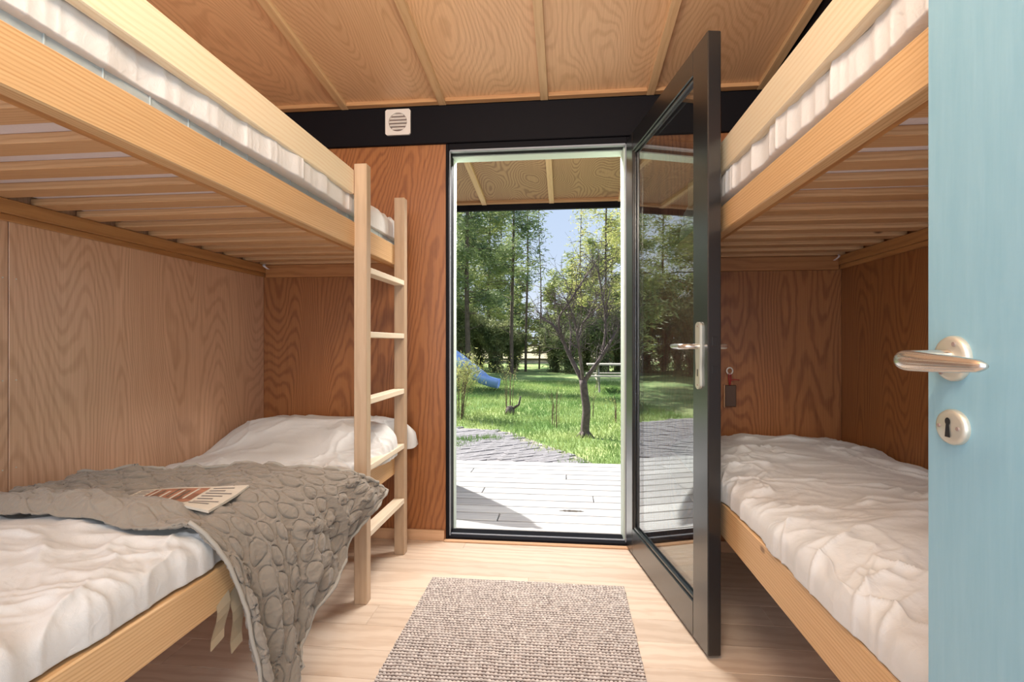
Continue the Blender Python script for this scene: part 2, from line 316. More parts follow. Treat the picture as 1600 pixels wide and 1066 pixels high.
# door frame (black), seals, pale outer reveal lining
fr = meta(box('trim_2', -.6185, -.603, YW-.005, YW+.115, 0, 2.066, M['black'], bev=.002), kind='structure')
fr['label'] = 'black door frame around the garden doorway'
box('jamb', .308, .335, YW-.005, YW+.115, 0, 2.066, M['black'], fr, bev=.002)
box('head', -.603, .308, YW-.005, YW+.09, 2.036, 2.066, M['black'], fr, bev=.002)
box('sill', -.603, .308, YW+.0, YW+.12, -.02, .022, M['black'], fr, bev=.003)
box('threshold_strip', -.625, .36, YW-.025, YW-.001, 0, .010, M['base'], fr, bev=.003)
for args in ((-.603, -.597, YW+.012, YW+.022, .022, 2.036), (.302, .308, YW+.012, YW+.022, .022, 2.036), (-.597, .302, YW+.0, YW+.026, 2.027, 2.036), (-.597, .302, YW+.03, YW+.04, .022, .028)):
    box('weather_seal', *args, M['seal'], fr, bev=.001)
box('reveal_lining', -.618, -.600, YW+.115, YW+.175, -.01, 2.036, M['lining'], fr, bev=.001)
box('reveal_lining', .297, .323, YW+.04, YW+.175, -.01, 2.036, M['lining'], fr, bev=.001)
box('reveal_lining', -.66, .36, YW+.09, YW+.175, 2.030, 2.056, M['lining'], fr, bev=.001)
# ceiling: sheets and battens, sloping; continues outside as the soffit
SL = math.atan(.107)
def slope_box(name, x0, x1, y0, y1, dz0, dz1, mat, parent, bev=.001):
    """box between y0,y1 that follows the ceiling slope, dz measured up from the ceiling underside"""
    ln = (y1-y0)/math.cos(SL); o = link(name, boxmesh(x1-x0, ln, dz1-dz0, bev, name), mat, parent)
    ym = (y0+y1)/2; o.location = Vector(((x0+x1)/2, ym, zc(ym)+(dz0+dz1)/2))-woff(parent); o.rotation_euler = (-SL, 0, 0); return o
ce = meta(slope_box('ceiling', XL-.05, XR+.05, YN, YW+.1, .012, .05, M['dark'], None, 0), kind='structure')
BX = [-1.68, -1.155, -.63, -.105, .42, .945]
def cbox(*a, **k):
    o = slope_box(*a[:-1], None, **k); p = a[-1]; mw = o.matrix_basis.copy(); o.parent = p
    o.matrix_basis = p.matrix_basis.inverted() @ mw; return o
for a, b_ in zip(BX, BX[1:]+[XR+.02]):
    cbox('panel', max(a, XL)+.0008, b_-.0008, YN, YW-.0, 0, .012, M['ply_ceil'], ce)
for x in BX[1:]:
    cbox('batten', x-.019, x+.019, YN, YW-.022, -.022, 0, M['batten'], ce)
for a, b_ in zip(BX, BX[1:]+[XR+.02]):
    cbox('edge_strip', max(a, XL)+.02, b_-.02, YW-.055, YW-.022, -.020, 0, M['batten_x'], ce)
tb = meta(slope_box('trim_3', .975, XR, YN, YW-.02, -.09, -.0005, M['black'], None), kind='structure')
# outside soffit and fascia
so = meta(slope_box('porch_soffit', -4.2, 3.4, YW+.18, 3.98, .012, .05, M['dark'], None, 0), kind='structure')
BXo = [-4.305, -3.78, -3.255, -2.73, -2.205, -1.68, -1.155, -.63, -.105, .42, .945, 1.47, 1.995, 2.52, 3.045]
for a, b_ in zip(BXo[:-1], BXo[1:]):
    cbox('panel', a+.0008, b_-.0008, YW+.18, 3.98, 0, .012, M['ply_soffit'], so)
for x in BXo[1:]:
    cbox('batten', x-.019, x+.019, YW+.19, 3.975, -.024, 0, M['batten'], so)
    cbox('edge_strip', x-.505, x-.02, 3.94, 3.975, -.020, 0, M['batten_x'], so)
zf = zc(3.98)
meta(box('trim_4', -4.2, 3.4, 3.985, 4.02, zf-.062, zf+.12, M['black'], bev=.003), kind='structure')

# ------------------------------------------------------------------ garden door (glazed, black), open into the room
gd = meta(empty('door_1', (.305, 2.612, 0), -math.radians(80.2)), 'black glazed garden door standing open into the room', 'door', kind='structure')
T = .045; W = .91
lbox('hinge_stile', 0, .10, 0, T, .012, 2.045, M['black_door'], gd, .003)
lbox('lock_stile', W-.115, W, 0, T, .012, 2.045, M['black_door'], gd, .003)
lbox('top_rail', .10, W-.115, 0, T, 1.955, 2.045, M['black_door'], gd, .003)
lbox('bottom_rail', .10, W-.115, 0, T, .012, .135, M['black_door'], gd, .003)
for nm, a in (('glazing_bead', (.10, .112, .006, .018, .135, 1.955)), ('glazing_bead', (W-.127, W-.115, .006, .018, .135, 1.955)), ('glazing_bead', (.112, W-.127, .006, .018, 1.943, 1.955)), ('glazing_bead', (.112, W-.127, .006, .018, .135, .149))):
    lbox(nm, *a, M['black_door'], gd, .003)
gs = lbox('spacer_bar', .108, .118, .0215, .0305, .135, 1.955, M['seal'], gd, .0005); lbox('spacer_bar', W-.125, W-.117, .0215, .0305, .135, 1.955, M['seal'], gd, .0005)
for y in (.018, .031):
    lbox('glass_pane', .1005, W-.1155, y, y+.0035, .1355, 1.9545, M['glass'], gd, 0)
lbox('latch', W, W+.003, .014, .031, 1.02, 1.05, M['black_door'], gd, .001); lbox('strike_bolt', W, W+.002, .014, .031, .93, .955, M['black_door'], gd, .001)
for z in (.25, 1.05, 1.85):
    a = Acc(); a.tube([(0, T+.006, z-.04), (0, T+.006, z+.04)], .007, 10); a.build('hinge', M['metal_w'], gd, True, world=False)
for sgn, y0 in ((-1, 0), (1, T)):
    pl = Acc(); yy = sorted((y0, y0+sgn*.008)); xc = W-.06
    P = []     # waisted long plate outline
    for k in range(41):
        z = .875+.225*k/40; wd = .0185-.0035*math.exp(-((z-.945)/.03)**2); e_ = min(z-.875, 1.1-z); wd *= math.sqrt(max(0.05, 1-max(0, 1-e_/.014)**2))
        P.append((wd, z))
    V = [(xc-a_, yy[0], z) for a_, z in P]+[(xc+a_, yy[0], z) for a_, z in P[::-1]]; n_ = len(V); V += [(x, yy[1], z) for x, _, z in V]
    F = [tuple(range(n_)), tuple(range(n_, 2*n_))[::-1]]+[(k, k+n_, (k+1) % n_+n_, (k+1) % n_) for k in range(n_)]
    pl.add(V, F); hp = pl.build('handle_plate', M['metal_w'], gd, world=False)
    Q = smoothpath([(xc, y0, 1.018), (xc, y0+sgn*.030, 1.018), (xc-.004, y0+sgn*.048, 1.018), (xc-.03, y0+sgn*.055, 1.018), (xc-.12, y0+sgn*.052, 1.018)], 26)
    r_ = np.interp(np.linspace(0, 1, 26), [0, .3, .45, .8, .97, 1], [.009, .009, .0105, .0095, .007, .003])
    a = Acc(); a.tube(Q, r_, 12); a.build('lever_handle', M['metal'], hp, True, world=False)
    a = Acc(); ys = sorted((y0+sgn*.008, y0+sgn*.0088)); a.box(xc-.0025, xc+.0025, ys[0], ys[1], .918, .942); a.build('keyhole', M['hole'], hp, world=False)
    a = Acc()
    for z in (1.086, .889): a.tube([(xc, y0+sgn*.008, z), (xc, y0+sgn*.0092, z)], .003, 8)
    a.build('screw', M['vent_dark'], hp, world=False)

# ------------------------------------------------------------------ blue door at the right, very near
bd = meta(empty('door_2', (.4466, .686, 0), -PI/2), 'pale blue painted door standing open at the right edge', 'door', kind='structure')
# local x runs from free edge towards the hinge (world -Y), local y = world +X
lbox('door_leaf', 0, .82, 0, .04, .012, 2.05, M['blue'], bd, .0035)
hx, hz = .047, 1.012
def disc(name, cx, cz, rx, rz_, depth, mat, parent, dome=.4, y0=0.0, seg=40):
    V = []; F = []
    prof = [(1, 0), (1, -depth*.45), (.93, -depth*.85), (.80, -depth), (0.001, -depth*(1+dome*.2))]
    for r_, y in prof:
        for k in range(seg):
            a_ = 2*PI*k/seg; V.append((cx+rx*r_*math.cos(a_), y0+y, cz+rz_*r_*math.sin(a_)))
    for i_ in range(len(prof)-1):
        for k in range(seg): F.append((i_*seg+k, (i_+1)*seg+k, (i_+1)*seg+(k+1) % seg, i_*seg+(k+1) % seg))
    return pymesh(name, V, F, mat, parent, True, world=False)
ro = disc('rosette', hx, hz, .0262, .0262, .008, M['metal_w'], bd)
Q = smoothpath([(hx, -.006, hz), (hx, -.030, hz+.001), (hx-.002, -.050, hz), (hx+.010, -.0615, hz-.002), (hx+.05, -.062, hz-.003), (hx+.118, -.055, hz-.004)], 40)
r_ = np.interp(np.linspace(0, 1, 40), [0, .14, .25, .35, .45, .8, .96, 1], [.0105, .009, .0095, .0112, .0112, .0085, .006, .002])
a = Acc(); a.tube(Q, r_, 18); a.build('lever_handle', M['metal'], ro, True, world=False)
for dx, dz in ((.010, .0165), (-.010, -.0165)):
    a = Acc(); a.tube([(hx+dx, -.007, hz+dz), (hx+dx, -.0094, hz+dz)], .0026, 10); a.build('screw', M['vent_dark'], ro, world=False)
ez = .933; es = disc('escutcheon', hx, ez, .0235, .0205, .007, M['metal_w'], bd)
a = Acc(); n_ = 16
ring = [(hx+.0042*math.cos(PI*2*k/n_), ez+.0065+.0045*math.sin(PI*2*k/n_)) for k in range(n_)]
a.add([(x, -.0082, z) for x, z in ring], [tuple(range(n_))])
a.add([(hx-.0024, -.0083, ez+.005), (hx+.0024, -.0083, ez+.005), (hx+.0042, -.0083, ez-.0115), (hx-.0042, -.0083, ez-.0115)], [(0, 1, 2, 3)])
a.build('keyhole', M['hole'], es, world=False)
for dx in (-.0145, .0145):
    a = Acc(); a.tube([(hx+dx, -.006, ez), (hx+dx, -.0085, ez)], .0022, 10); a.build('screw', M['vent_dark'], es, world=False)
for z in (.25, 1.8):
    a = Acc(); a.tube([(.826, .003, z-.04), (.826, .003, z+.04)], .006, 10); a.build('hinge', M['metal_w'], bd, True, world=False)

# ------------------------------------------------------------------ bunk beds
SLOT = [.9586+.147*k for k in range(-2, 12)]
def bunk(label, side):
    """side -1 = left wall, +1 = right wall; XF = room-side face of the rails"""
    XF = -.825 if side < 0 else .525; XWl = XL if side < 0 else XR
    s = side; t = .035
    b = meta(empty('bunk_bed', ((XF+XWl)/2, 1.6, 0)), label, 'bunk bed')
    def bx(n, xa, xb, *r): return box(n, min(xa, xb), max(xa, xb), *r[:4], r[4], b, *(r[5:]))
    zt = (1.41, 1.507) if s < 0 else (1.405, 1.492); zl = (.39, .49) if s < 0 else (.378, .492); zg = (1.615, 1.711) if s < 0 else (1.603, 1.71)
    bx('side_rail', XF, XF+s*t, .52, YW-.004, *zt, M['pine_y'], .003)
    bx('side_rail', XF, XF+s*t, .52, YW-.004, *zl, M['pine_y'], .003)
    bx('guard_rail', XF-s*.004 if 0 else XF, XF+s*.028, .52, 1.938 if s < 0 else 2.25, *zg, M['pine_guard'], .003)
    # wall ledgers
    bx('ledger', XWl-s*.024, XWl-s*.001, .52, YW-.004, 1.405, 1.447, M['ledger'], .002)
    bx('ledger', XWl-s*.012, XWl-s*.001, .52, YW-.004, 1.385, 1.405, M['ledger'], .002)
    bx('ledger', XF+s*t, XWl-s*.025, YW-.026, YW-.004, 1.381, 1.447, M['ledger_x'], .002)
    bx('ledger', XWl-s*.024, XWl-s*.001, .52, YW-.004, .38, .45, M['ledger'], .002)
    bx('ledger', XF+s*t, XF+s*(t+.022), .52, YW-.03, 1.411, 1.447, M['ledger'], .002)
    # end posts at the near end (outside the picture)
    bx('post', XF, XF+s*.05, .47, .52, 0, 1.75, M['pine_z'], .003); bx('post', XWl-s*.055, XWl-s*.005, .47, .52, 0, 1.75, M['pine_z'], .003)
    me = None
    xa, xb = sorted((XF+s*(t+.001), XWl-s*.004))
    for y in SLOT:
        if me is None: me = boxmesh(xb-xa, .066, .021, .0015, 'slat'); 
        o = link('slat', me, M['pine_x'], b); o.location = Vector(((xa+xb)/2, y+.033, 1.4585))-woff(b)
    bx('bed_base', XF+s*(t+.001), XWl-s*.004, .54, YW-.03, .452, .464, M['pine_x'], .002)
    for y in (.56, 2.3): bx('leg', XWl-s*.06, XWl-s*.012, y, y+.045, 0, .38, M['pine_z'], .002)
    # the strip of strap hanging at the far end of the slats
    a = Acc(); xs = XWl-s*.045
    V = []; nn = 10
    for k in range(nn):
        q = k/(nn-1); V += [(xs-s*.02*q-.006, YW-.06-.03*math.sin(q*3), 1.449-.03*q), (xs-s*.02*q+.006, YW-.055-.03*math.sin(q*3), 1.449-.03*q)]
    a.add(V, [(2*k, 2*k+1, 2*k+3, 2*k+2) for k in range(nn-1)]); a.build('strap', M['under'], b)['label'] = 'white strap end hanging below the slats'
    if s < 0:
        for y0 in (1.942, 2.418):
            box('ladder_stile', XF-.003, XF+.049, y0, y0+.045, 0, 1.737, M['pine_z'], b, .0025)
        for z in (1.333, 1.075, .808, .541, .275):
            box('ladder_rung', XF-.0025, XF+.0485, 1.9873, 2.4177, z-.024, z, M['pine_rung'], b, .002)
    return b, XF, XWl
# stile x must lie on the room side of the rail: shift XF for stiles inside bunk()
bl, XFL, _ = bunk('pine bunk bed with ladder along the left wall', -1)
br_, XFR, _ = bunk('pine bunk bed along the right wall beyond the blue door', 1)

# mattresses
def mattress(label, x0, x1, y0, y1, z0, z1, mat, seams=True):
    o = box('mattress', x0, x1, y0, y1, z0, z1, mat, None, .022); meta(o, label, 'mattress')
    a = Acc()
    for z in (z0+.012, z1-.012):
        a.tube([(x0-.002, y0+.02, z), (x0-.002, y1-.02, z)], .004, 6); a.tube([(x1+.002, y0+.02, z), (x1+.002, y1-.02, z)], .004, 6)
    c = a.build('piping', mat, o)
    if seams:
        V, F = tube_data([(0, 0, z0+.01), (0, 0, z1-.01)], .002, 5); me = bpy.data.meshes.new('side_seam'); me.from_pydata([tuple(v) for v in V], [], F); xs = (x1+.001) if x1 < 0 else (x0-.001)
        y = y0+.1; c_ = Vector(o.location)
        while y < y1-.03: q = link('side_seam', me, mat, o); q.location = Vector((xs, y, 0))-c_; y += .11
    return o
mattress('grey mattress on the top bunk at left, under its duvet', XL+.008, XFL-.042, .56, 2.585, 1.4695, 1.572, M['tick'])
mattress('white mattress on the top bunk at right, above the slats', XFR+.042, XR-.008, .56, 2.585, 1.4695, 1.545, M['tick'])
mattress('pale mattress on the lower bunk at left, under the cream-white duvet', XL+.008, XFL-.042, .56, 2.585, .4645, .505, M['tick'], False)
mattress('pale mattress on the lower bunk at right, under the wide rumpled duvet', XFR+.042, XR-.008, .56, 2.585, .4645, .505, M['tick'], False)
for s, xa, xb in ((-1, XL+.03, XFL-.06), (1, XFR+.06, XR-.03)):      # white underlay seen between the slats
    o = box('mattress_cover', xa, xb, .6, 2.57, 1.4691, 1.4699, M['under'], None, 0)
    meta(o, 'white cover seen between the slats of the %s top bunk' % ('left' if s < 0 else 'right'), 'mattress cover')

# duvets: top height field plus folds
def crumple(x, y, seed, edge=None, amp=1.0):
    wx = fbm(x*3+seed, y*3, 3)*1.1; wy = fbm(x*3, y*3+seed+9, 3)*1.1
    r1 = ridge(x*3.2+wx*1.2+seed, y*2.6+wy*1.2, 3)
    r2 = ridge(x*9+wx*2.5, y*6+wy*2.5+seed, 2)
    r3 = sharp(x*4.2+wx*1.6+seed*3, y*2.2+wy*1.6+x*1.3)
    r4 = sharp(x*2.3+wy*1.1-y*1.1, y*2.6+seed+wx)
    z = .014*(r1-.4)+.005*(r2-.4)+.034*(fbm(x*2.2+seed, y*2.2, 2)-.5)+.019*r3+.017*r4+.007*sharp(x*7+wx*3+seed, y*6-x*2+wy*2)
    return z*amp
DUV = {}
def duvet(label, xin, xwall, y0, y1, ztop, zbot, seed, over=None, amp=1., mat=None, nu=230, nv=420, gather=1.0, bulge=None):
    """closed soft slab. xin = room-side x, xwall = wall-side x; u runs from the wall over the top, round the room side and under"""
    s = 1 if xin > xwall else -1
    y = np.linspace(y0, y1, nv)[None, :]; u = np.linspace(0, 1, nu)[:, None]
    Wd = abs(xin-xwall)
    # section parameter: angle round a superellipse, denser on the room side
    th = PI*(1-u)           # pi (wall) .. 0 (room edge)
    th = np.where(u < .8, PI-(PI-.0)*u/.8*.94, (PI*.06)*(1-(u-.8)/.2)-.9*((u-.8)/.2))  # tucks slightly under
    n = .42
    cx = np.sign(np.cos(th))*np.abs(np.cos(th))**n; cz = np.sign(np.sin(th))*np.abs(np.sin(th))**.5
    yy = y+0*u
    xi = xin+0*y
    if over is not None: xi = xi+s*over(y)
    xc = (xi+xwall)/2; hw = np.abs(xi-xwall)/2
    X = xc+s*hw*cx
    zt = ztop(X, yy) if callable(ztop) else ztop+0*X
    H = zt-zbot
    Z = zbot+np.where(cz > 0, cz*H, cz*.014)
    # ends roll down
    e_ = np.minimum((yy-y0)/.10, (y1-yy)/.10); ef = np.sqrt(np.clip(1-(1-np.clip(e_, 0, 1))**2, 0, 1))
    Z = zbot+(Z-zbot)*ef
    top = np.clip(cz, 0, 1)
    Z = Z+crumple(X, yy, seed, amp=amp)*top*ef
    # gathered folds perpendicular to the room-side edge
    dist = np.abs(xi-X)
    g = np.exp(-(dist/.16)**2)
    ph = yy*26+fbm(yy*4+seed, X*3, 3)*9+dist*10
    cr_ = sharp(yy*9+dist*6*np.sin(yy*5+seed)+seed, dist*2.2+yy*.8)+sharp(yy*5.5-dist*7, dist*3+seed)
    fold = (ridge(yy*7+seed+dist*2.5*np.sin(yy*3+seed), dist*2+seed, 2)-.45)
    X = X+s*gather*g*(.008*fold+.0025*np.sin(ph)+.006*cr_)*ef
    Z = Z+gather*g*(.010*fold+.002*np.sin(ph*.7)+.012*cr_)*ef*np.clip(cz+.4, 0, 1)
    if bulge is not None: Z = Z+bulge(X, yy)*top
    V = np.stack([X, yy, Z], -1).reshape(-1, 3)
    F = gridfaces(nu, nv).tolist()
    Vb = V.reshape(nu, nv, 3)
    # underside strip and ends closed by a flat bottom
    base = len(V)
    bot = np.stack([np.repeat(Vb[:1, :, 0], 1, 0), Vb[:1, :, 1], np.full((1, nv), zbot-.0)], -1)
    F += [(int((nu-1)*nv+j), int((nu-1)*nv+j+1), int(j+1), int(j)) for j in range(nv-1)]
    F += [tuple(int(i_*nv) for i_ in range(nu)), tuple(int(i_*nv+nv-1) for i_ in range(nu))[::-1]]
    if s < 0: F = [f[::-1] for f in F]
    o = pymesh('duvet', V, F, mat or M['linen'], None, True)
    meta(o, label, 'duvet'); DUV[label] = (V.tolist(), F); return o
def topL(X, Y):
    z = .586+.0*X
    z = z-.045*sstep(1.62, 1.78, Y)+.112*sstep(2.08, 2.38, Y)-.012*sstep(-1.3, -1.6, X)*sstep(1.7, 1.8, Y)*(1-sstep(2.1, 2.3, Y))
    z = z+.02*sstep(-.90, -1.15, X)*(1-sstep(1.05, 1.2, Y))
    return z
def overL(y): return .045*sstep(1.95, 2.2, y)*(1-sstep(2.34, 2.41, y))+.075*sstep(2.465, 2.51, y)-.0*y-.03*np.exp(-((y-2.44)/.05)**2)-.02*np.exp(-((y-1.96)/.06)**2)
duvet('rumpled cream-white duvet on the lower left bunk, partly under the grey quilt', XFL-.008, XL+.002, .60, 2.59, topL, .505, 3.1, over=overL, amp=.78)
def topR(X, Y): return .578+.01*sstep(1.6, 2.3, Y)+.02*np.exp(-((Y-1.2)/.12)**2)
duvet('rumpled white duvet on the lower right bunk, behind the black door', XFR+.005, XR-.002, .60, 2.59, topR, .503, 11.7, over=lambda y: .006+.006*np.sin(y*7), amp=1.0)
duvet('white duvet on the upper left bunk, bulging between its rails', XFL-.006, XL+.012, .60, 2.575, lambda X, Y: 1.672+0*X, 1.556, 5.5, amp=.7, mat=M['linen_up'], over=lambda y: -.012+.012*np.sin(y*5)+0*y, nu=200, nv=520, gather=.9)
duvet('white duvet on the upper right bunk, bulging between its rails', XFR+.006, XR-.012, .60, 2.50, lambda X, Y: 1.665+0*X, 1.530, 8.2, amp=.7, mat=M['linen_up'], over=lambda y: -.008+.008*np.sin(y*4), nu=200, nv=520, gather=1.)

# ------------------------------------------------------------------ quilt
def quilt():
    na, nb = 620, 380
    La = 1.42                                   # length from wall over the bed and down
    a = np.linspace(0, La, na)[:, None]+np.zeros((1, nb)); t = np.zeros((na, 1))+np.linspace(0, 1, nb)[None, :]
    A0 = .77                                     # where the hang starts
    q = np.clip((a-A0)/(La-A0), 0, 1); p = np.clip(a/A0, 0, 1)
    xt = -1.585+(-.855+1.585)*p
    yn = np.interp(p, [0, .33, .85, 1], [1.13, 1.09, 1.055, 1.075]); yf = np.interp(p, [0, .5, 1], [1.52, 1.585, 1.655])
    # hem positions by t
    hy = np.interp(t, [0, .3, .6, .8, 1], [1.21, 1.29, 1.47, 1.68, 1.87]); hzv = np.interp(t, [0, .3, .6, .8, 1], [.02, .09, .25, .36, .475]); hx_ = np.interp(t, [0, .3, .6, .8, 1], [-.755, -.745, -.735, -.715, -.695])
    ye = 1.075+(1.655-1.075)*t
    y = np.where(q > 0, ye+(hy-ye)*q**.9, yn+(yf-yn)*t)
    from mathutils.bvhtree import BVHTree
    dv_ = [v for k_, v in DUV.items() if 'lower left' in k_][0]; bvh = BVHTree.FromPolygons(dv_[0], dv_[1])
    gxs = np.linspace(-1.60, -.80, 41); gys = np.linspace(.95, 1.95, 51); H = np.zeros((41, 51))
    for i_, gx_ in enumerate(gxs):
        for j, gy_ in enumerate(gys):
            hit = bvh.ray_cast(Vector((gx_, gy_, 2)), Vector((0, 0, -1))); H[i_, j] = hit[0].z if hit[0] is not None else .50
    Hm = H.copy()
    for dx in (-1, 0, 1):
        for dy in (-1, 0, 1): Hm[1:-1, 1:-1] = np.maximum(Hm[1:-1, 1:-1], H[1+dx:40+dx, 1+dy:50+dy])
    def samp(X_, Y_):
        u = np.clip((X_+1.60)/.02, 0, 39.99); v = np.clip((Y_-.95)/.02, 0, 49.99); i0 = u.astype(int); j0 = v.astype(int); fu = u-i0; fv = v-j0
        return Hm[i0, j0]*(1-fu)*(1-fv)+Hm[i0+1, j0]*fu*(1-fv)+Hm[i0, j0+1]*(1-fu)*fv+Hm[i0+1, j0+1]*fu*fv
    ztop_ = samp(xt, y)+.016
    ze = samp(np.full_like(xt, -.855), ye)+.016
    z = np.where(q > 0, ze+(hzv-ze)*q**1.25, ztop_)
    xe = -.855+(hx_+.855)*np.clip(1-(1-q)**3.6, 0, 1)
    x = np.where(q > 0, xe, xt)
    # near-edge roll (quilt doubled back) with no leaf pattern
    roll = (np.sin(PI*np.clip(t/.26, 0, 1))**.8-.28*(1-sstep(0, .05, t)))*(1-sstep(.80, 1.0, p))
    z = z+.036*roll+.010*roll*(fbm(a*9, t*6, 3)-.5)*2
    # drape folds on the hanging part, running downwards
    fold = np.sin(2*PI*(3.4*t+.25*np.sin(q*3)))*.5+(ridge(t*5+2+q*.6, q*.8, 2)-.45)*1.2
    hq = sstep(0, .35, q)
    x = x+.026*fold*hq; y = y+.008*np.cos(2*PI*3.1*t)*hq
    z = z+.014*(ridge(t*4+p*3, p*4+t*2, 2)-.4)*(1-hq)+.008*(sharp(p*5+t*3, t*4-p*2)+sharp(p*3-t*2+9, t*5+p))*(1-hq)
    x = x+.010*(sharp(t*9+3, q*2+t*3)+sharp(t*6-q*2, q*3+8))*hq
    # leaf quilting
    b = t*.60; ca, cb = .100, .058
    row = np.floor(b/cb); ao = a+.5*ca*(row % 2)
    col = np.floor(ao/ca); da = (ao/ca-col-.5)*ca; db = (b/cb-row-.5)*cb
    rh = _T[(row.astype(int)*7+col.astype(int)*13) % 256, (col.astype(int)*5+3) % 256]
    an = (rh-.5)*.7; da2 = da*np.cos(an)-db*np.sin(an); db2 = da*np.sin(an)+db*np.cos(an)
    lw = .0215*np.clip(1-(np.abs(da2)/.0465)**2, 0, 1)**.7
    r = np.where(lw > 1e-4, np.abs(db2)/np.maximum(lw, 1e-4), 9)
    inside = np.clip(1-r, 0, 1); puff = np.sqrt(np.clip(1-np.minimum(r, 1)**2, 0, 1))*lw/.0215
    dd = (np.abs(db2)-lw); groove = np.exp(-(dd/.0022)**2)*(np.abs(da2) < .0465)
    mask = 1-sstep(.30, .18, t)*(1-sstep(.72, .95, p)) if False else 1-(1-sstep(.16, .24, t))*(1-sstep(.80, 1.0, p))
    mask2 = .45+.55*mask
    hgt = (.0062*puff*mask-.0065*groove*mask2+.003*(ridge(a*30+rh*9, b*34, 2)-.4))
    P = np.stack([x, y, z], -1)
    du = np.gradient(P, axis=0); dv = np.gradient(P, axis=1); nr = np.cross(du, dv); nr /= np.linalg.norm(nr, axis=-1, keepdims=True)+1e-9
    if nr[na//3, nb//2, 2] < 0: nr = -nr
    P = P+nr*hgt[..., None]
    P[..., 2] = np.maximum(P[..., 2], .004)
    o = pymesh('quilt', P.reshape(-1, 3), gridfaces(na, nb), M['quilt'], None, True)
    md = o.modifiers.new('thickness', 'SOLIDIFY'); md.thickness = .007; md.offset = -1
    meta(o, 'sage-grey leaf-stitched quilt draped over the lower left bunk', 'quilt')
    far = P[::8, -1, :]; hem = P[-1, ::-8, :]
    e_ = np.vstack([far, hem]); ac = Acc(); ac.tube(e_, .0055, 7); bnd = ac.build('binding', M['binding'], o, True); bnd['label'] = 'paler bound hem'
    near = P[340::8, 0, :]; ac = Acc(); ac.tube(near, .005, 7); ac.build('binding', M['binding'], o, True)
    # two ribbon ends that show under the rail
    ac = Acc()
    for (p0, p1, w_) in (((-.84, 1.17, .43), (-.80, 1.12, .325), .035), ((-.83, 1.20, .42), (-.785, 1.17, .29), .032)):
        p0 = np.array(p0); p1 = np.array(p1); d_ = np.array((.1, .95, .3)); V = []
        for k in range(7):
            qq = k/6; c_ = p0+(p1-p0)*qq+np.array((.01*math.sin(qq*5), 0, 0)); V += [c_-d_*w_*.6, c_+d_*w_*.6]
        V2 = [v+np.array((.0015, 0, 0)) for v in V]; n0 = len(V)
        F = [(2*k, 2*k+1, 2*k+3, 2*k+2) for k in range(6)]+[(n0+2*k, n0+2*k+2, n0+2*k+3, n0+2*k+1) for k in range(6)]
        ac.add(V+V2, F)
    ac.build('ribbon_end', plain('tan_ribbon', (.33, .25, .16), .8), o)
    return P
QP = quilt()

# ------------------------------------------------------------------ newspaper on the quilt
def qz(x, y):
    top = QP[:336]; d = (top[..., 0]-x)**2+(top[..., 1]-y)**2; i_ = np.unravel_index(np.argmin(d), d.shape); return top[i_][2]
NC = [np.array(c_) for c_ in ((-1.15, 1.285), (-.89, 1.365), (-.865, 1.165), (-1.09, 1.12))]   # far-left, far-right, near-right, near-left
def nsheet(dz, name, mat, parent, inset=0, u0=0, u1=1, v0=0, v1=1, th=.0012, n=16):
    V = []
    for i_ in range(n+1):
        for j in range(n+1):
            u = u0+(u1-u0)*i_/n; v = v0+(v1-v0)*j/n
            c_ = (NC[0]*(1-u)+NC[1]*u)*(1-v)+(NC[3]*(1-u)+NC[2]*u)*v
            V.append((c_[0], c_[1], NZ(u, v)+dz))
    Vb = [(x, y, z-th) for x, y, z in V]; F = gridfaces(n+1, n+1).tolist(); m_ = len(V)
    F2 = [tuple(k+m_ for k in f[::-1]) for f in F]
    rim = [i_ for i_ in range(n+1)]+[(i_)*(n+1)+n for i_ in range(1, n+1)]+[n*(n+1)+j for j in range(n-1, -1, -1)]+[i_*(n+1) for i_ in range(n-1, 0, -1)]
    F3 = [(rim[k], rim[(k+1) % len(rim)], rim[(k+1) % len(rim)]+m_, rim[k]+m_) for k in range(len(rim))]
    return pymesh(name, V+Vb, F+F2+F3, mat, parent, False)
zs = [[qz(*((NC[0]*(1-u)+NC[1]*u)*(1-v)+(NC[3]*(1-u)+NC[2]*u)*v)) for v in (0, .33, .66, 1)] for u in (0, .33, .66, 1)]
zs = np.array(zs)
def NZ(u, v):
    i_ = min(int(u*3), 2); j = min(int(v*3), 2); a_ = u*3-i_; b_ = v*3-j
    return (zs[i_, j]*(1-a_)*(1-b_)+zs[i_+1, j]*a_*(1-b_)+zs[i_, j+1]*(1-a_)*b_+zs[i_+1, j+1]*a_*b_)*.35+.65*zs.mean()+.006+.003*math.sin(u*PI)
news = nsheet(0, 'magazine', M['paper'], None); meta(news, 'open illustrated magazine lying on the grey quilt', 'magazine')
for k in range(3): nsheet(-.0016*(k+1), 'page', M['paper'], news)
mp_ = {'pic': plain('print_rust', (.33, .15, .09), .7, var=.5, vscale=25), 'pic2': plain('print_dark', (.16, .11, .08), .7, var=.5, vscale=40), 'ink': plain('print_ink', (.16, .14, .13), .8)}
nsheet(.0008, 'picture', mp_['pic'], news, u0=.16, u1=.66, v0=.08, v1=.78, th=.0006)
for k in range(7): nsheet(.0014, 'picture_detail', mp_['pic2'] if k % 2 else M['paper'], news, u0=.2+.06*k, u1=.222+.06*k, v0=.12+.05*(k % 3), v1=.7-.06*(k % 4), th=.0004, n=4)
for k in range(14): nsheet(.0009, 'text_line', mp_['ink'], news, u0=.03 if k < 7 else .70, u1=.14 if k < 7 else .95-.05*(k % 3), v0=.1+.11*(k % 7), v1=.13+.11*(k % 7), th=.0004, n=3)

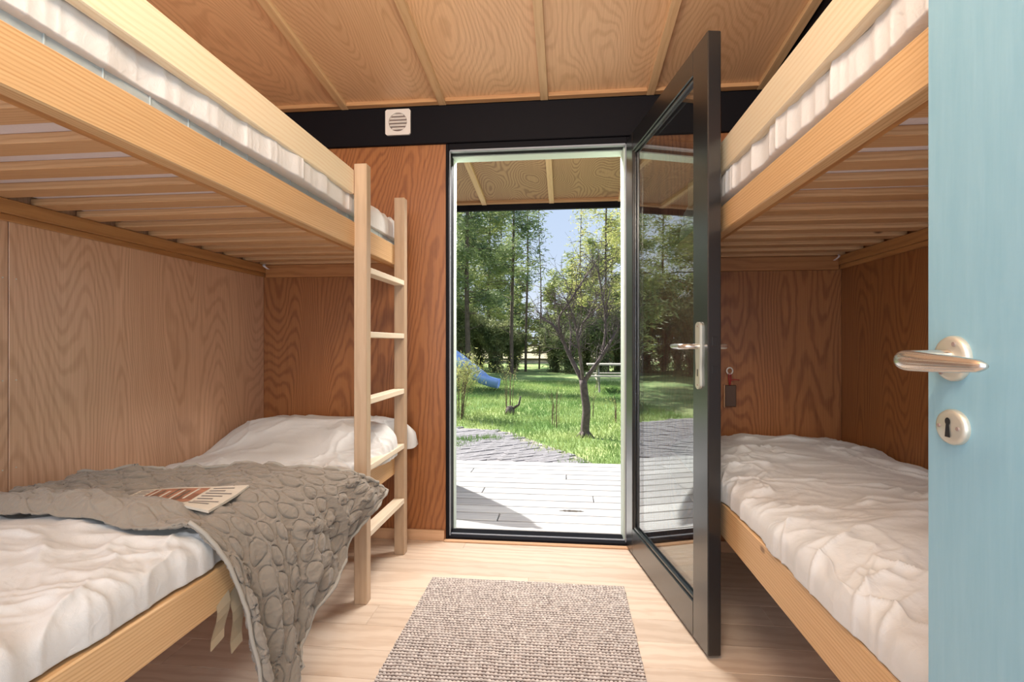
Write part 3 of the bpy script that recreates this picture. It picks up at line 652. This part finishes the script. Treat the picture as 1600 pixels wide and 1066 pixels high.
# ------------------------------------------------------------------ rug
def rug():
    x0, x1, y0, y1 = -.575, .247, .98, 2.178; rp_ = .0155; sp_ = .0125
    nx = int((x1-x0)/sp_*4); ny = int((y1-y0)/rp_*5)
    X = np.linspace(x0, x1, nx)[:, None]+np.zeros((1, ny)); Y = np.zeros((nx, 1))+np.linspace(y0, y1, ny)[None, :]
    wob = .004*(fbm(X*9, Y*9, 3)-.5)*2
    ry = (Y+wob)/rp_; row = np.floor(ry); fy = ry-row
    jit = _T[(row.astype(int)*3) % 256, 11]
    fx = (X/sp_+jit+.3*fbm(X*30, row*.7, 2)); cx_ = fx-np.floor(fx)
    kn = _T[np.floor(fx).astype(int) % 256, row.astype(int) % 256]
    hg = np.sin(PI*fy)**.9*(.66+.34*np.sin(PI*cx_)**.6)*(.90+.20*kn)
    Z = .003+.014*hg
    edge = np.minimum(np.minimum(X-x0, x1-X), np.minimum(Y-y0, y1-Y)); Z = np.where(edge < .001, .001, Z)
    Xw = X+.003*(vnoise(Y*90, Y*0+3)-.5)*2; Yw = Y+.004*(fbm(X*14, X*0+5, 2)-.5)*2
    V = np.stack([Xw, Yw, Z], -1).reshape(-1, 3); F = gridfaces(nx, ny)
    m, N, L, b = newmat('woven_jute')
    at = N.new('ShaderNodeAttribute'); at.attribute_name = 'pile'
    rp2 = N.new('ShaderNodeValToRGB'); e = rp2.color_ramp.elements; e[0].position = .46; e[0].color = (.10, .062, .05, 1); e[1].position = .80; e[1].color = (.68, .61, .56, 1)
    L.new(at.outputs['Fac'], rp2.inputs[0]); tc = N.new('ShaderNodeTexCoord'); n = N.new('ShaderNodeTexNoise'); n.inputs['Scale'].default_value = 70; n.inputs['Detail'].default_value = 3; L.new(tc.outputs['Object'], n.inputs[0])
    r = N.new('ShaderNodeMapRange'); r.inputs[1].default_value = .3; r.inputs[2].default_value = .7; r.inputs[3].default_value = .7; r.inputs[4].default_value = 1.2; L.new(n.outputs[0], r.inputs[0])
    h = N.new('ShaderNodeHueSaturation'); L.new(rp2.outputs[0], h.inputs['Color']); L.new(r.outputs[0], h.inputs['Value']); L.new(h.outputs[0], b.inputs['Base Color']); b.inputs['Roughness'].default_value = .95; b.inputs['Specular IOR Level'].default_value = .1
    bp = N.new('ShaderNodeBump'); bp.inputs['Strength'].default_value = .5; bp.inputs['Distance'].default_value = .003; L.new(n.outputs[0], bp.inputs['Height']); L.new(bp.outputs[0], b.inputs['Normal'])
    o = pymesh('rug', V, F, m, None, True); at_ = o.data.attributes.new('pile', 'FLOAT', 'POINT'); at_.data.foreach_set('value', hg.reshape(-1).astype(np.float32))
    meta(o, 'beige and brown coarse woven rug on the plank floor', 'rug')
rug()

# ------------------------------------------------------------------ wall vent
vt = meta(empty('air_vent', (-.8665, YW-.02, 2.112)), 'square white air vent with round louvred opening on the black beam', 'air vent')
vx, vz, vs, vr = -.8665, 2.1805, .067, .049; yv = YW-.02
ac = Acc(); n_ = 48; V = []
for yy in (yv-.011, yv-.0002):
    for k in range(n_):
        an = 2*PI*(k+.5)/n_; c_, s__ = math.cos(an), math.sin(an); m_ = max(abs(c_), abs(s__)); V.append((vx+vs*c_/m_, yy, vz+vs*s__/m_))
    for k in range(n_):
        an = 2*PI*(k+.5)/n_; V.append((vx+vr*math.cos(an), yy, vz+vr*math.sin(an)))
F = []
for k in range(n_):
    k2 = (k+1) % n_; F += [(k, k2, n_+k2, n_+k), (2*n_+k, 3*n_+k, 3*n_+k2, 2*n_+k2), (k, 2*n_+k, 2*n_+k2, k2), (n_+k, n_+k2, 3*n_+k2, 3*n_+k)]
ac.add(V, F); ac.build('vent_frame', M['white_plastic'], vt)
ac = Acc(); ac.add([(vx+vr*math.cos(2*PI*k/n_), yv-.0012, vz+vr*math.sin(2*PI*k/n_)) for k in range(n_)], [tuple(range(n_))]); ac.build('vent_recess', M['vent_dark'], vt)
for k in range(5):
    z = vz-.034+.0175*k; hwid = math.sqrt(max(.0001, (vr-.002)**2-(z-vz)**2)); 
    ac = Acc(); ac.add([(vx-hwid, yv-.003, z+.0085), (vx+hwid, yv-.003, z+.0085), (vx+hwid, yv-.0115, z-.004), (vx-hwid, yv-.0115, z-.004), (vx-hwid, yv-.0015, z+.0085), (vx+hwid, yv-.0015, z+.0085), (vx+hwid, yv-.0105, z-.0055), (vx-hwid, yv-.0105, z-.0055)],
            [(0, 1, 2, 3), (4, 7, 6, 5), (0, 4, 5, 1), (3, 2, 6, 7), (0, 3, 7, 4), (1, 5, 6, 2)]); ac.build('louver', M['white_plastic'], vt)
# ------------------------------------------------------------------ key on a hook
kx, kz = .803, .893
hk = meta(empty('hook_with_key', (kx, YW, kz)), 'white ring hook on the plywood wall with red cord and dark key tag', 'key hook')
ac = Acc(); ac.tube([(kx+.014*math.cos(a_), YW-.012, kz+.016*math.sin(a_)) for a_ in np.linspace(0, 2*PI, 24)], .0035, 8, cap=False); ac.tube([(kx, YW, kz+.016), (kx, YW-.014, kz+.016)], .0035, 8); ac.build('hook', M['white_plastic'], hk, True)
ac = Acc(); ac.tube(smoothpath([(kx-.004, YW-.014, kz-.012), (kx-.006, YW-.016, kz-.04), (kx-.001, YW-.015, kz-.07)], 10), .0025, 6); ac.tube(smoothpath([(kx+.004, YW-.013, kz-.012), (kx+.005, YW-.016, kz-.04), (kx, YW-.015, kz-.07)], 10), .0025, 6); ac.tube([(kx, YW-.014, kz-.048), (kx+.02, YW-.015, kz-.042), (kx+.045, YW-.014, kz-.045)], .002, 6); ac.build('cord', M['red'], hk, True)
box('key_tag', kx-.024, kx+.030, YW-.018, YW-.006, kz-.175, kz-.070, M['tagm'], hk, .003)
box('tag_edge', kx-.028, kx-.024, YW-.018, YW-.008, kz-.180, kz-.068, M['tagedge'], hk, .001)

# ------------------------------------------------------------------ outside: deck
DZ = -.02
dk = meta(box('deck', -4.2, 3.4, YW+.125, 4.50, -.24, DZ-.03, M['dark'], bev=0), 'bleached timber deck outside the garden door', kind='structure')
dk['label'] = 'sun-bleached timber deck'
y = 4.515-.138; k = 0
while y > YW+.1:
    ya = max(y, YW+.18 if y < YW+.18 else y); cuts = [-4.2, -2.3+((k*.77) % 2.9), 3.4]
    for a_, b_ in zip(cuts[:-1], cuts[1:]):
        o = box('board', a_+.003, b_-.003, y+.0065, y+.1325, DZ-.028, DZ, M['deck'], dk, .003)
        o.rotation_euler = (0, 0, 0)
    y -= .138; k += 1
ac = Acc(); hx0, hy0 = .040, 3.215; up_ = []; dn_ = []
for k_ in range(13):
    q = k_/12; xx = hx0-.085+.17*q; wv = .019*math.sin(PI*q)**.8*(1+.3*math.sin(k_*2.7)); up_.append((xx, hy0+wv, DZ+.0012)); dn_.append((xx, hy0-wv*.8, DZ+.0012))
ac.add(up_+dn_[::-1], [tuple(range(26))[::-1]])
ac.build('broken_spot', M['dark'], dk)['label'] = 'dark splintered hole between two boards'
# lawn, patio
GZ = -.25
def edge_x(y): return np.interp(y, [4.6, 5.4, 5.9, 6.6, 7.4, 8.0], [.6, .25, .02, -.45, -.9, -3.5])
gx = np.linspace(-45, 45, 91); gy = np.concatenate([np.linspace(2.9, 12, 46), np.linspace(12.5, 32, 40)])
GX, GY = np.meshgrid(gx, gy, indexing='ij')
def gh(x, y): return GZ+.05*(fbm(np.asarray(x)*.5+50, np.asarray(y)*.5+20, 2)-.5)*np.clip((np.asarray(y)-7)/4, 0, 1)
V = np.stack([GX, GY, gh(GX, GY)], -1).reshape(-1, 3)
lawn = meta(pymesh('lawn', V, gridfaces(len(gx), len(gy)), M['lawn'], None, True), kind='structure')
f_ = Acc(); f_.add([(-150, 31.5, GZ-.02), (150, 31.5, GZ-.02), (150, 230, GZ-.02), (-150, 230, GZ-.02)], [(0, 1, 2, 3)]); meta(f_.build('field', M['field']), kind='structure')
# grass blades
def blades(name, n, xr, yr, ln, keep, mat):
    x = rng.uniform(*xr, n); y = yr[0]+(yr[1]-yr[0])*rng.random(n)**1.5; kx_ = keep(x, y); x, y = x[kx_], y[kx_]; n = len(x)
    an = rng.uniform(0, 2*PI, n); wd = .004+.0016*y/6; h_ = rng.uniform(*ln, n)*(.7+.8*fbm(x*1.5, y*1.5, 2)); tx = rng.normal(0, .35, n)*h_; ty = rng.normal(0, .35, n)*h_
    z = gh(x, y)
    A = np.stack([x-np.cos(an)*wd, y-np.sin(an)*wd, z], 1); B = np.stack([x+np.cos(an)*wd, y+np.sin(an)*wd, z], 1); T_ = np.stack([x+tx, y+ty, z+h_], 1)
    V = np.concatenate([A, B, T_], 1).reshape(-1, 3); F = np.arange(3*n).reshape(n, 3)
    return pymesh(name, V, F, mat)
g_ = blades('grass', 110000, (-7, 3.5), (4.6, 17), (.035, .10), lambda x, y: (x > edge_x(y)+.1*np.sin(y*9)+rng.normal(0, .13, len(x))), M['grass'])
meta(g_, 'short green lawn grass beyond the patio', 'grass', kind='stuff')
# patio of pavers, laid diagonally in running bond
pt = Acc(); py = np.linspace(4.5, 8.0, 15); V = []
for yy in py: V += [(-7.5, yy, GZ+.004), (float(edge_x(yy))+.08, yy, GZ+.004)]
pt.add(V, [(2*k, 2*k+1, 2*k+3, 2*k+2) for k in range(len(py)-1)])
patio = meta(pt.build('patio', M['gravel']), kind='structure')
pme = boxmesh(.206, .100, .05, .004, 'paver'); cells = []
ct, st = math.cos(math.radians(38)), math.sin(math.radians(38))
for i_ in range(-60, 60):
    for j in range(-60, 60):
        u = i_*.214+(j % 2)*.107; v = j*.108; x = -1.5+u*ct-v*st; yy = 6+u*st+v*ct
        if 4.55 < yy < 7.9 and -7.3 < x < edge_x(yy)-.05: cells.append((x, yy))
cells.sort(key=lambda c_: (c_[0] < -.40*c_[1]-.1)*50+(c_[1])+(random.random() if 1 else 0))
rest = Acc()
for k, (x, yy) in enumerate(cells):
    zz = GZ-.012+random.uniform(-.004, .006)
    if k < 300:
        o = link('paver', pme, M['stone'], patio); o.location = (x, yy, zz); o.rotation_euler = (random.uniform(-.02, .02), random.uniform(-.02, .02), math.radians(38)+random.uniform(-.02, .02))
    else:
        a_, b_ = .103, .05; cor = [(x+sx*a_*ct-sy*b_*st, yy+sx*a_*st+sy*b_*ct) for sx, sy in ((-1, -1), (1, -1), (1, 1), (-1, 1))]
        rest.add([(cx_, cy_, zz+.025) for cx_, cy_ in cor]+[(cx_, cy_, zz-.02) for cx_, cy_ in cor], [(0, 1, 2, 3), (0, 4, 5, 1), (1, 5, 6, 2), (2, 6, 7, 3), (3, 7, 4, 0)])
o = rest.build('paver_field', M['stone'], patio); o['kind'] = 'stuff'
# tufts of grass in the patio joints
for (x, yy) in ((-1.32, 6.6), (-1.05, 6.75), (-1.4, 6.25)):
    n = 160; xx = rng.normal(x, .10, n); y_ = rng.normal(yy, .07, n); ac = Acc()
    for a_, b_ in zip(xx, y_):
        h_ = random.uniform(.03, .08); ac.add([(a_-.004, b_, GZ+.01), (a_+.004, b_, GZ+.01), (a_+random.uniform(-.03, .03), b_+random.uniform(-.03, .03), GZ+h_)], [(0, 1, 2)])
    meta(ac.build('grass_tuft', M['grass']), 'grass tuft growing in the joints of the grey patio', 'grass', 'tufts in the patio joints', 'stuff')

# ------------------------------------------------------------------ trees
def cards(n, fn, size, flat=.5):
    """random small leaf triangles; fn(n) gives centres"""
    P = fn(n); n = len(P); d = rng.normal(size=(n, 3)); d[:, 2] *= flat; d /= np.linalg.norm(d, axis=1, keepdims=True)
    e_ = np.cross(d, rng.normal(size=(n, 3))); e_ /= np.linalg.norm(e_, axis=1, keepdims=True)+1e-9
    s = size*rng.uniform(.6, 1.4, (n, 1)); A = P-d*s; B = P+d*s; Cc = P+e_*s*.38
    return np.concatenate([A, B, Cc], 1).reshape(-1, 3), np.arange(3*n).reshape(n, 3)
def conifer(name, x, y, h, r, cb, cr, n, mat, label, group=None, size=.115, lean=0, dead=8):
    t = meta(empty(name, (x, y, GZ)), label, 'tree', group); ac = Acc()
    pts = [(x+lean*q*q*h+.05*math.sin(q*7+x), y, GZ+q*h) for q in np.linspace(0, 1, 9)]
    ac.tube(pts, [r*(1-.85*q) for q in np.linspace(0, 1, 9)], 8)
    ctr = []; wt = []
    nb = int((h*(1-cb))*4.5)
    for k in range(nb):
        q = cb+(1-cb)*(k+random.random())/nb; zz = GZ+q*h; an = random.uniform(0, 2*PI); ln = cr*(1-((q-cb)/(1-cb))**1.4*.85)*random.uniform(.55, 1.1)
        px = x+lean*q*q*h; p0 = (px, y, zz); p1 = (px+math.cos(an)*ln, y+math.sin(an)*ln, zz+ln*random.uniform(-.25, .18))
        pm = ((p0[0]+p1[0])/2, (p0[1]+p1[1])/2, (p0[2]+p1[2])/2+.08*ln); ac.tube([p0, pm, p1], [.030, .018, .006], 4, cap=False)
        ctr.append((p0, p1)); wt.append(ln)
    for k in range(dead):
        q = random.uniform(.12, cb); an = random.uniform(0, 2*PI); ln = random.uniform(.5, 1.3); ac.tube([(x, y, GZ+q*h), (x+math.cos(an)*ln, y+math.sin(an)*ln, GZ+q*h+random.uniform(-.2, .4))], [.022, .006], 4, cap=False)
    ac.build('trunk', M['bark'], t)
    wt = np.array(wt)/sum(wt); c0 = np.array([c_[0] for c_ in ctr]); c1 = np.array([c_[1] for c_ in ctr])
    def fn(n):
        i_ = rng.choice(len(wt), n, p=wt); q = rng.uniform(.25, 1.05, (n, 1)); P = c0[i_]*(1-q)+c1[i_]*q; return P+rng.normal(0, 1, (n, 3))*np.array([.24, .24, .17])-np.array([0, 0, .06])
    V, F = cards(int(n*1.25), fn, size); pymesh('foliage', V, F, mat, t); return t
def shrub(name, x, y, rx, h, n, mat, label, group=None, size=.07, stems=7, ry=None, cat='shrub', twigs=True):
    t = meta(empty(name, (x, y, GZ)), label, cat, group); ac = Acc(); ry = ry or rx; tips = []
    for k in range(stems):
        an = random.uniform(0, 2*PI); rr = random.uniform(.3, 1)
        p0 = (x+.05*math.cos(an), y+.05*math.sin(an), GZ); p1 = (x+rx*.5*rr*math.cos(an), y+ry*.5*rr*math.sin(an), GZ+h*.55); p2 = (x+rx*rr*math.cos(an), y+ry*rr*math.sin(an), GZ+h*random.uniform(.75, 1))
        ac.tube([p0, p1, p2], [.006*max(.8, h/1.0), .0045*max(.8, h/1.0), .002], 5, cap=False); tips.append((p1, p2)); tips.append((p0, p1))
        for j in range(4 if twigs else 0):
            q = random.uniform(.2, 1); b0 = [p1[i_]*(1-q)+p2[i_]*q for i_ in range(3)]; b1 = (b0[0]+random.gauss(0, .22*rx+.04), b0[1]+random.gauss(0, .2*ry+.04), b0[2]+random.uniform(.05, .22)*h); ac.tube([b0, b1], [.0035, .0012], 4, cap=False); tips.append((b0, b1))
    ac.build('stems', M['twig'], t)
    c0 = np.array([c_[0] for c_ in tips]); c1 = np.array([c_[1] for c_ in tips])
    def fn(n):
        i_ = rng.integers(len(tips), size=n); q = rng.uniform(0, 1.1, (n, 1)); P = c0[i_]*(1-q)+c1[i_]*q+rng.normal(0, .06+.09*rx, (n, 3)); P[:, 2] = np.clip(P[:, 2], GZ+.02, None); return P
    if n: V, F = cards(n, fn, size, 1); pymesh('leaves', V, F, mat, t)
    return t
def px2w(px, d): u = (px-800)/800; return (d*(u*math.cos(YAW)-math.sin(YAW)), d*(u*math.sin(YAW)+math.cos(YAW)))
def at(px, d): return px2w(px, d)
x, y = at(731, 20); conifer('conifer', x, y, 13, .11, .20, 2.1, 9000, M['needle'], 'tall dark conifer at the far left of the doorway view')
x, y = at(765, 26); conifer('conifer', x, y, 12, .10, .16, 1.7, 7000, M['needle2'], 'bushy lighter conifer between the two thickest trunks')
x, y = at(801, 21); conifer('conifer', x, y, 13, .085, .30, 1.25, 4200, M['needle'], 'conifer with straight bare lower trunk at the middle left of the doorway view', dead=14)
x, y = at(823, 23); conifer('conifer', x, y, 12, .06, .36, .8, 1100, M['needle'], 'thin sparse conifer to the left of the open sky', dead=16, lean=0)
x, y = at(844, 25); conifer('conifer', x, y, 9.0, .045, .5, .55, 260, M['needle'], 'slender nearly bare trunk against the open sky', dead=16, lean=-.004)
x, y = at(948, 22); conifer('birch', x, y, 12, .07, .26, 1.15, 3000, M['birch'], 'yellow-green spring birch at the right of the doorway view', size=.09, dead=14)
x, y = at(908, 27); conifer('birch', x, y, 10, .05, .34, 1.0, 1500, M['birch'], 'pale young birch in bud behind the bare fruit tree', size=.09, dead=18)
x, y = at(985, 24); conifer('birch', x, y, 12, .08, .2, 1.7, 4500, M['birch'], 'budding birch just right of the doorway view', size=.10)
# wood continuing to the left (seen in the door glass) and right
kk = 0
for (x, y, h, cr, n) in ((-8.2, 22, 13, 2.1, 7000), (-11, 19, 14, 2.3, 7000), (-13.5, 22.5, 13, 2.2, 6500), (-10.2, 24, 12, 2.0, 6000), (-7, 27, 13, 2.0, 5000), (-16, 19, 14, 2.4, 6000), (-15.5, 26, 13, 2.2, 5000), (-19, 23, 13, 2.4, 5000), (-9.5, 13.5, 9, 1.5, 5000), (-12.5, 15, 11, 1.8, 5000), (-6.6, 16.2, 8, 1.1, 3200)):
    conifer('conifer', x, y, h, .10, .16, cr, n, M['needle2'] if kk % 3 == 1 else M['needle'], 'dark conifer in the wood mirrored in the door glass', 'conifers mirrored in the door glass', dead=12); kk += 1
for (x, y, h) in ((6.5, 23, 12), (9.5, 20, 12)):
    conifer('conifer', x, y, h, .10, .14, 2.1, 5000, M['needle'], 'conifer beyond the right side of the house front', 'conifers right of the doorway', dead=8)
# undergrowth along the back of the lawn
UG = [(722, 21.5, .9, 2.6, 'dark ivy-green bush filling the left edge of the wood'), (748, 23, .8, 2.3, 'round dark bush right of the leftmost trunk'), (775, 22, .9, 2.1, 'low bushy undergrowth between two trunks behind the slide'),
      (802, 23.5, .7, 1.6, 'small bush at the foot of the straight conifer'), (868, 22.5, 1.0, 1.9, 'wide dark bush right of the fence gap'), (890, 21.5, .9, 1.6, 'low dark bush behind the forked fruit tree'),
      (915, 23.5, 1.0, 2.2, 'bush behind the fork of the bare fruit tree'), (940, 22, .95, 2.1, 'dark bush behind the picnic table'), (966, 23, 1.0, 2.6, 'tall dark bush at the right jamb of the doorway'), (990, 22, 1.1, 2.6, 'bush beyond the right jamb')]
for px, d, rx, h, lb in UG:
    x, y = at(px, d); shrub('bush', x, y, rx*.85, h, 11000, M['shrubleaf'], lb, size=.085, stems=26)
for k in range(11):
    x = -7.2-k*1.35; y = 18.5+2.5*math.sin(k*1.7); shrub('bush', x, y, 1.25, random.uniform(2.3, 3.3), 5500, M['shrubleaf'], 'dark bush in the undergrowth mirrored in the door glass', 'bushes mirrored in the door glass', size=.1, stems=18)
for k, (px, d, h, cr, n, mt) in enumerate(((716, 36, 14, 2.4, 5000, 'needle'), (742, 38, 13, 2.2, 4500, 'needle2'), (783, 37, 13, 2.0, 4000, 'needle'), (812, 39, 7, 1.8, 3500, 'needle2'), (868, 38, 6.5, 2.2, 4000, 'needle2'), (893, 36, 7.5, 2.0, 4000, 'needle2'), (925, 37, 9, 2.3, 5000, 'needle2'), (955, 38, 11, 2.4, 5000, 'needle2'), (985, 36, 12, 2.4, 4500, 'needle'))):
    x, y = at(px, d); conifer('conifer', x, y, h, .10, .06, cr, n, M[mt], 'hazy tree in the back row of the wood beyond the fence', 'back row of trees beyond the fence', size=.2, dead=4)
for (x, y, h) in ((-8.2, 19.6, 3.3), (-9.3, 20.2, 3.0), (-10.4, 20.8, 3.4), (-11.5, 21.4, 3.1), (-12.7, 21.8, 3.3)):
    shrub('bush', x, y, 1.0, h, 9000, M['shrubleaf'], 'dark bush in the undergrowth mirrored in the door glass', 'bushes mirrored in the door glass', size=.1, stems=26)
for (x, y) in ((-9.6, 27), (-12.2, 27.5), (-14.6, 28)):
    conifer('conifer', x, y, 12, .10, .05, 2.3, 7000, M['needle2'], 'dark conifer in the wood mirrored in the door glass', 'conifers mirrored in the door glass', dead=6)
# fence beyond
x0, y0 = at(815, 27.5); x1_, y1_ = at(905, 27.5)
fe = meta(empty('rail_fence', (x0, y0, GZ)), 'distant wooden rail fence seen in the gap of the undergrowth', 'fence')
for z in (.35, .72, 1.1, 1.5): box('fence_rail', x0-3, x1_+3, y0-.03, y0+.03, GZ+z, GZ+z+.10, M['fence'], fe)
for k in range(5): xx = x0-2.9+k*2.2; box('fence_post', xx, xx+.12, y0+.03, y0+.15, GZ, GZ+1.7, M['fence'], fe)

# bare fruit tree
def fruit_tree():
    d0 = 1.28*800/(683-536); x0, y0 = at(914, d0); k = d0/800
    t = meta(empty('fruit_tree', (x0, y0, GZ)), 'bare forked fruit tree standing on the lawn', 'tree')
    def P(px, py, dy=0): return (x0+(px-914)*k, y0+dy, GZ+(683-py)*k)
    tr = Acc(); tr.tube(smoothpath([P(914, 686), P(914, 665), P(917, 640), P(913, 615), P(911, 594)], 12), np.interp(np.linspace(0, 1, 12), [0, .12, 1], [.085, .060, .052]), 12)
    for a_ in range(6): an = a_*1.05; tr.tube([P(914, 672), (x0+.13*math.cos(an), y0+.13*math.sin(an), GZ-.02)], [.04, .012], 6)
    tr.build('trunk', M['bark2'], t, True)
    limbs = [([(911, 597, 0), (900, 575, .05), (888, 552, .1), (876, 522, .1), (862, 504, .15), (846, 497, .2)], .036), ([(878, 527, .1), (872, 505, .0), (874, 493, 0), (892, 470, -.1), (905, 448, -.2), (918, 430, -.2)], .022),
             ([(911, 597, 0), (908, 570, -.1), (903, 530, -.15), (897, 500, -.2), (885, 470, -.3)], .026), ([(912, 597, 0), (925, 578, -.05), (938, 560, -.05), (950, 540, 0), (962, 520, .1), (972, 505, .1)], .034),
             ([(940, 557, 0), (947, 520, .1), (946, 480, .2), (940, 445, .2), (936, 415, .2)], .020), ([(903, 535, -.1), (910, 505, .1), (925, 488, .2), (940, 478, .3)], .018), ([(890, 556, .1), (893, 520, .3), (888, 480, .4)], .016)]
    cnt = [0]
    def twigs(ac, p, d, ln, r_, lev):
        if lev == 0 or cnt[0] > 1500: return
        cnt[0] += 1
        q = [Vector(p)]; dd = Vector(d).normalized()
        for _ in range(4): dd = (dd+Vector((random.gauss(0, .22), random.gauss(0, .22), random.gauss(.08, .18)))).normalized(); q.append(q[-1]+dd*ln/4)
        ac.tube(q, list(np.linspace(r_, r_*.45, 5)), 4, cap=False)
        for _ in range(3 if lev > 1 else 0):
            k_ = random.randint(1, 4); nd = (dd+Vector((random.gauss(0, .8), random.gauss(0, .8), random.gauss(.1, .6)))).normalized(); twigs(ac, q[k_], nd, ln*random.uniform(.5, .8), r_*.55, lev-1)
    for pts, r_ in limbs:
        ac = Acc(); Q = smoothpath([P(*p_) for p_ in pts], 14); ac.tube(Q, np.linspace(r_, r_*.35, 14), 8)
        for j in range(4, 14):
            for _ in range(2):
                d = Vector(Q[j])-Vector(Q[j-1]); d = (d.normalized()+Vector((random.gauss(0, .8), random.gauss(0, .8), random.gauss(.3, .5)))).normalized(); twigs(ac, Q[j], d, random.uniform(.22, .45), .007, 3)
        ac.build('limb', M['bark2'], t, False)
fruit_tree()
# small shrubs on the lawn
x, y = at(718, 8.6); shrub('budding_shrub', x, y, .34, .95, 1900, M['budleaf'], 'budding yellow-green shrub at the left edge of the doorway view', size=.028, stems=14)
x, y = at(796, 1.28*800/(648-536)); t_ = shrub('young_shrub', x, y, .17, .95, 170, M['budleaf'], 'cut-back twiggy shrub with a stump on the lawn', size=.02, stems=6)
st_ = Acc(); st_.tube([(x, y, GZ), (x+.01, y, GZ+.08), (x, y, GZ+.15)], [.09, .085, .05], 9); st_.tube([(x+.05, y, GZ+.1), (x+.17, y, GZ+.18), (x+.2, y, GZ+.33)], [.03, .022, .012], 6); st_.build('stump', M['bark2'], t_, True)
x, y = at(868, 1.28*800/(668-536)); shrub('twig_clump', x, y, .17, .62, 30, M['budleaf'], 'clump of thin bare upright twigs left of the fruit tree', size=.012, stems=9, twigs=False)
x, y = at(922, 8.6); shrub('twig_clump', x, y, .16, .62, 30, M['budleaf'], 'thin bare twigs just behind the fruit tree trunk', size=.012, stems=6, twigs=False)
x, y = at(966, 8.2); shrub('twig_clump', x, y, .14, .5, 60, M['budleaf'], 'leafy twigs at the right jamb, in front of the picnic table', size=.02, stems=5, twigs=False)
# slide
def slide():
    d1 = 1.28*800/(607-536)-.9
    x1, y1 = at(779, d1); x0, y0 = at(690, d1+.4)
    s = meta(empty('slide', (x1, y1, GZ)), 'blue plastic garden slide on the lawn at left', 'slide')
    Q = smoothpath([(x0-.2, y0, GZ+1.18), (x0+.05, y0, GZ+1.04), (x0+.37, y0-.05, GZ+.82), (x0+.80, y0-.15, GZ+.50), (x0+1.15, y0-.25, GZ+.24), (x1-.12, y1, GZ+.14), (x1, y1, GZ+.13)], 30)
    prof = [(-.24, .14), (-.215, .155), (-.19, .14), (-.17, .03), (-.10, 0), (.10, 0), (.17, .03), (.19, .14), (.215, .155), (.24, .14), (.235, .09), (.19, -.02), (.1, -.035), (-.1, -.035), (-.19, -.02), (-.235, .09)]
    V = []
    for i_ in range(30):
        d = Vector(Q[min(i_+1, 29)]-Q[max(i_-1, 0)]).normalized(); sd = Vector((0, 0, 1)).cross(d).normalized(); up = d.cross(sd)
        for a_, b_ in prof: V.append(tuple(Vector(Q[i_])+sd*a_*1.3+up*b_*1.2))
    n = len(prof); F = gridfaces(30, n, close_v=True).tolist()+[tuple(range(n))[::-1], tuple(range(29*n, 30*n))]
    pymesh('chute', V, F, M['slide'], s, True)
    a = Acc()
    for sy in (-.25, .25):
        a.tube([(x0-.22, y0+sy, GZ), (x0-.2, y0+sy, GZ+1.6)], .04, 8); a.tube([(x0-.95, y0+sy, GZ), (x0-.8, y0+sy, GZ+1.6)], .04, 8)
    for k in range(4): a.tube([(x0-.93+.026*k, y0-.25, GZ+.28*(k+.6)), (x0-.93+.026*k, y0+.25, GZ+.28*(k+.6))], .025, 8)
    a.build('ladder_frame', M['tablewood'], s); box('platform', x0-.85, x0-.2, y0-.3, y0+.3, GZ+1.12, GZ+1.18, M['tablewood'], s)
slide()
# picnic table
def picnic():
    d = 1.28*800/(612-536); x, y = at(962, d); t = meta(empty('picnic_table', (x, y, GZ)), 'weathered picnic table with benches on the lawn at right', 'table')
    for k in range(5): box('top_board', x-.75, x+.75, y-.36+.145*k, y-.225+.145*k, GZ+.70, GZ+.735, M['tablewood'], t)
    for sy in (-1, 1):
        for k in range(2): box('seat_board', x-.75, x+.75, y+sy*.62+.13*k-.13, y+sy*.62+.13*k-.005, GZ+.42, GZ+.455, M['tablewood'], t)
    for sx in (-.5, .5):
        box('cross_beam', x+sx-.02, x+sx+.02, y-.74, y+.76, GZ+.33, GZ+.42, M['tablewood'], t)
        for sy in (-1, 1):
            a = Acc(); V = []; 
            for (yy, zz) in ((.55, 0), (.65, 0), (.22, .70), (.12, .70)): V += [(x+sx+.02, y+sy*yy, GZ+zz), (x+sx+.06, y+sy*yy, GZ+zz)]
            a.add(V, [(0, 2, 4, 6), (1, 7, 5, 3), (0, 1, 3, 2), (2, 3, 5, 4), (4, 5, 7, 6), (6, 7, 1, 0)]); a.build('leg', M['tablewood'], t)
picnic()
# added furled parasol out of view, put there to shade the boards
def parasol(x, y):
    GZ = DZ
    t = meta(empty('shadow_parasol', (x, y, GZ)), 'added furled canvas parasol beyond the left door jamb, casting its shadow on the deck', 'parasol')
    a = Acc(); a.tube([(x, y, GZ+.05), (x, y, GZ+2.24)], .022, 10); a.build('pole', M['tablewood'], t, True)
    nz, na = 24, 64; V = []
    for i_ in range(nz):
        q = i_/(nz-1); z = GZ+2.18-1.2*q; r0 = .035+.30*q**.75 if q < .85 else .30-.10*(q-.85)/.15
        for k in range(na):
            an = 2*PI*k/na; V.append((x+r0*(1+.22*math.cos(8*an))*math.cos(an), y+r0*(1+.22*math.cos(8*an))*math.sin(an), z))
    pymesh('canopy', V, gridfaces(nz, na, close_v=True), M['canvas'], t, True)
    a = Acc(); a.tube([(x, y, GZ), (x, y, GZ+.06), (x, y, GZ+.1)], [.25, .24, .05], 24); a.build('base', M['stone'], t)
parasol(-2.16, 4.20)
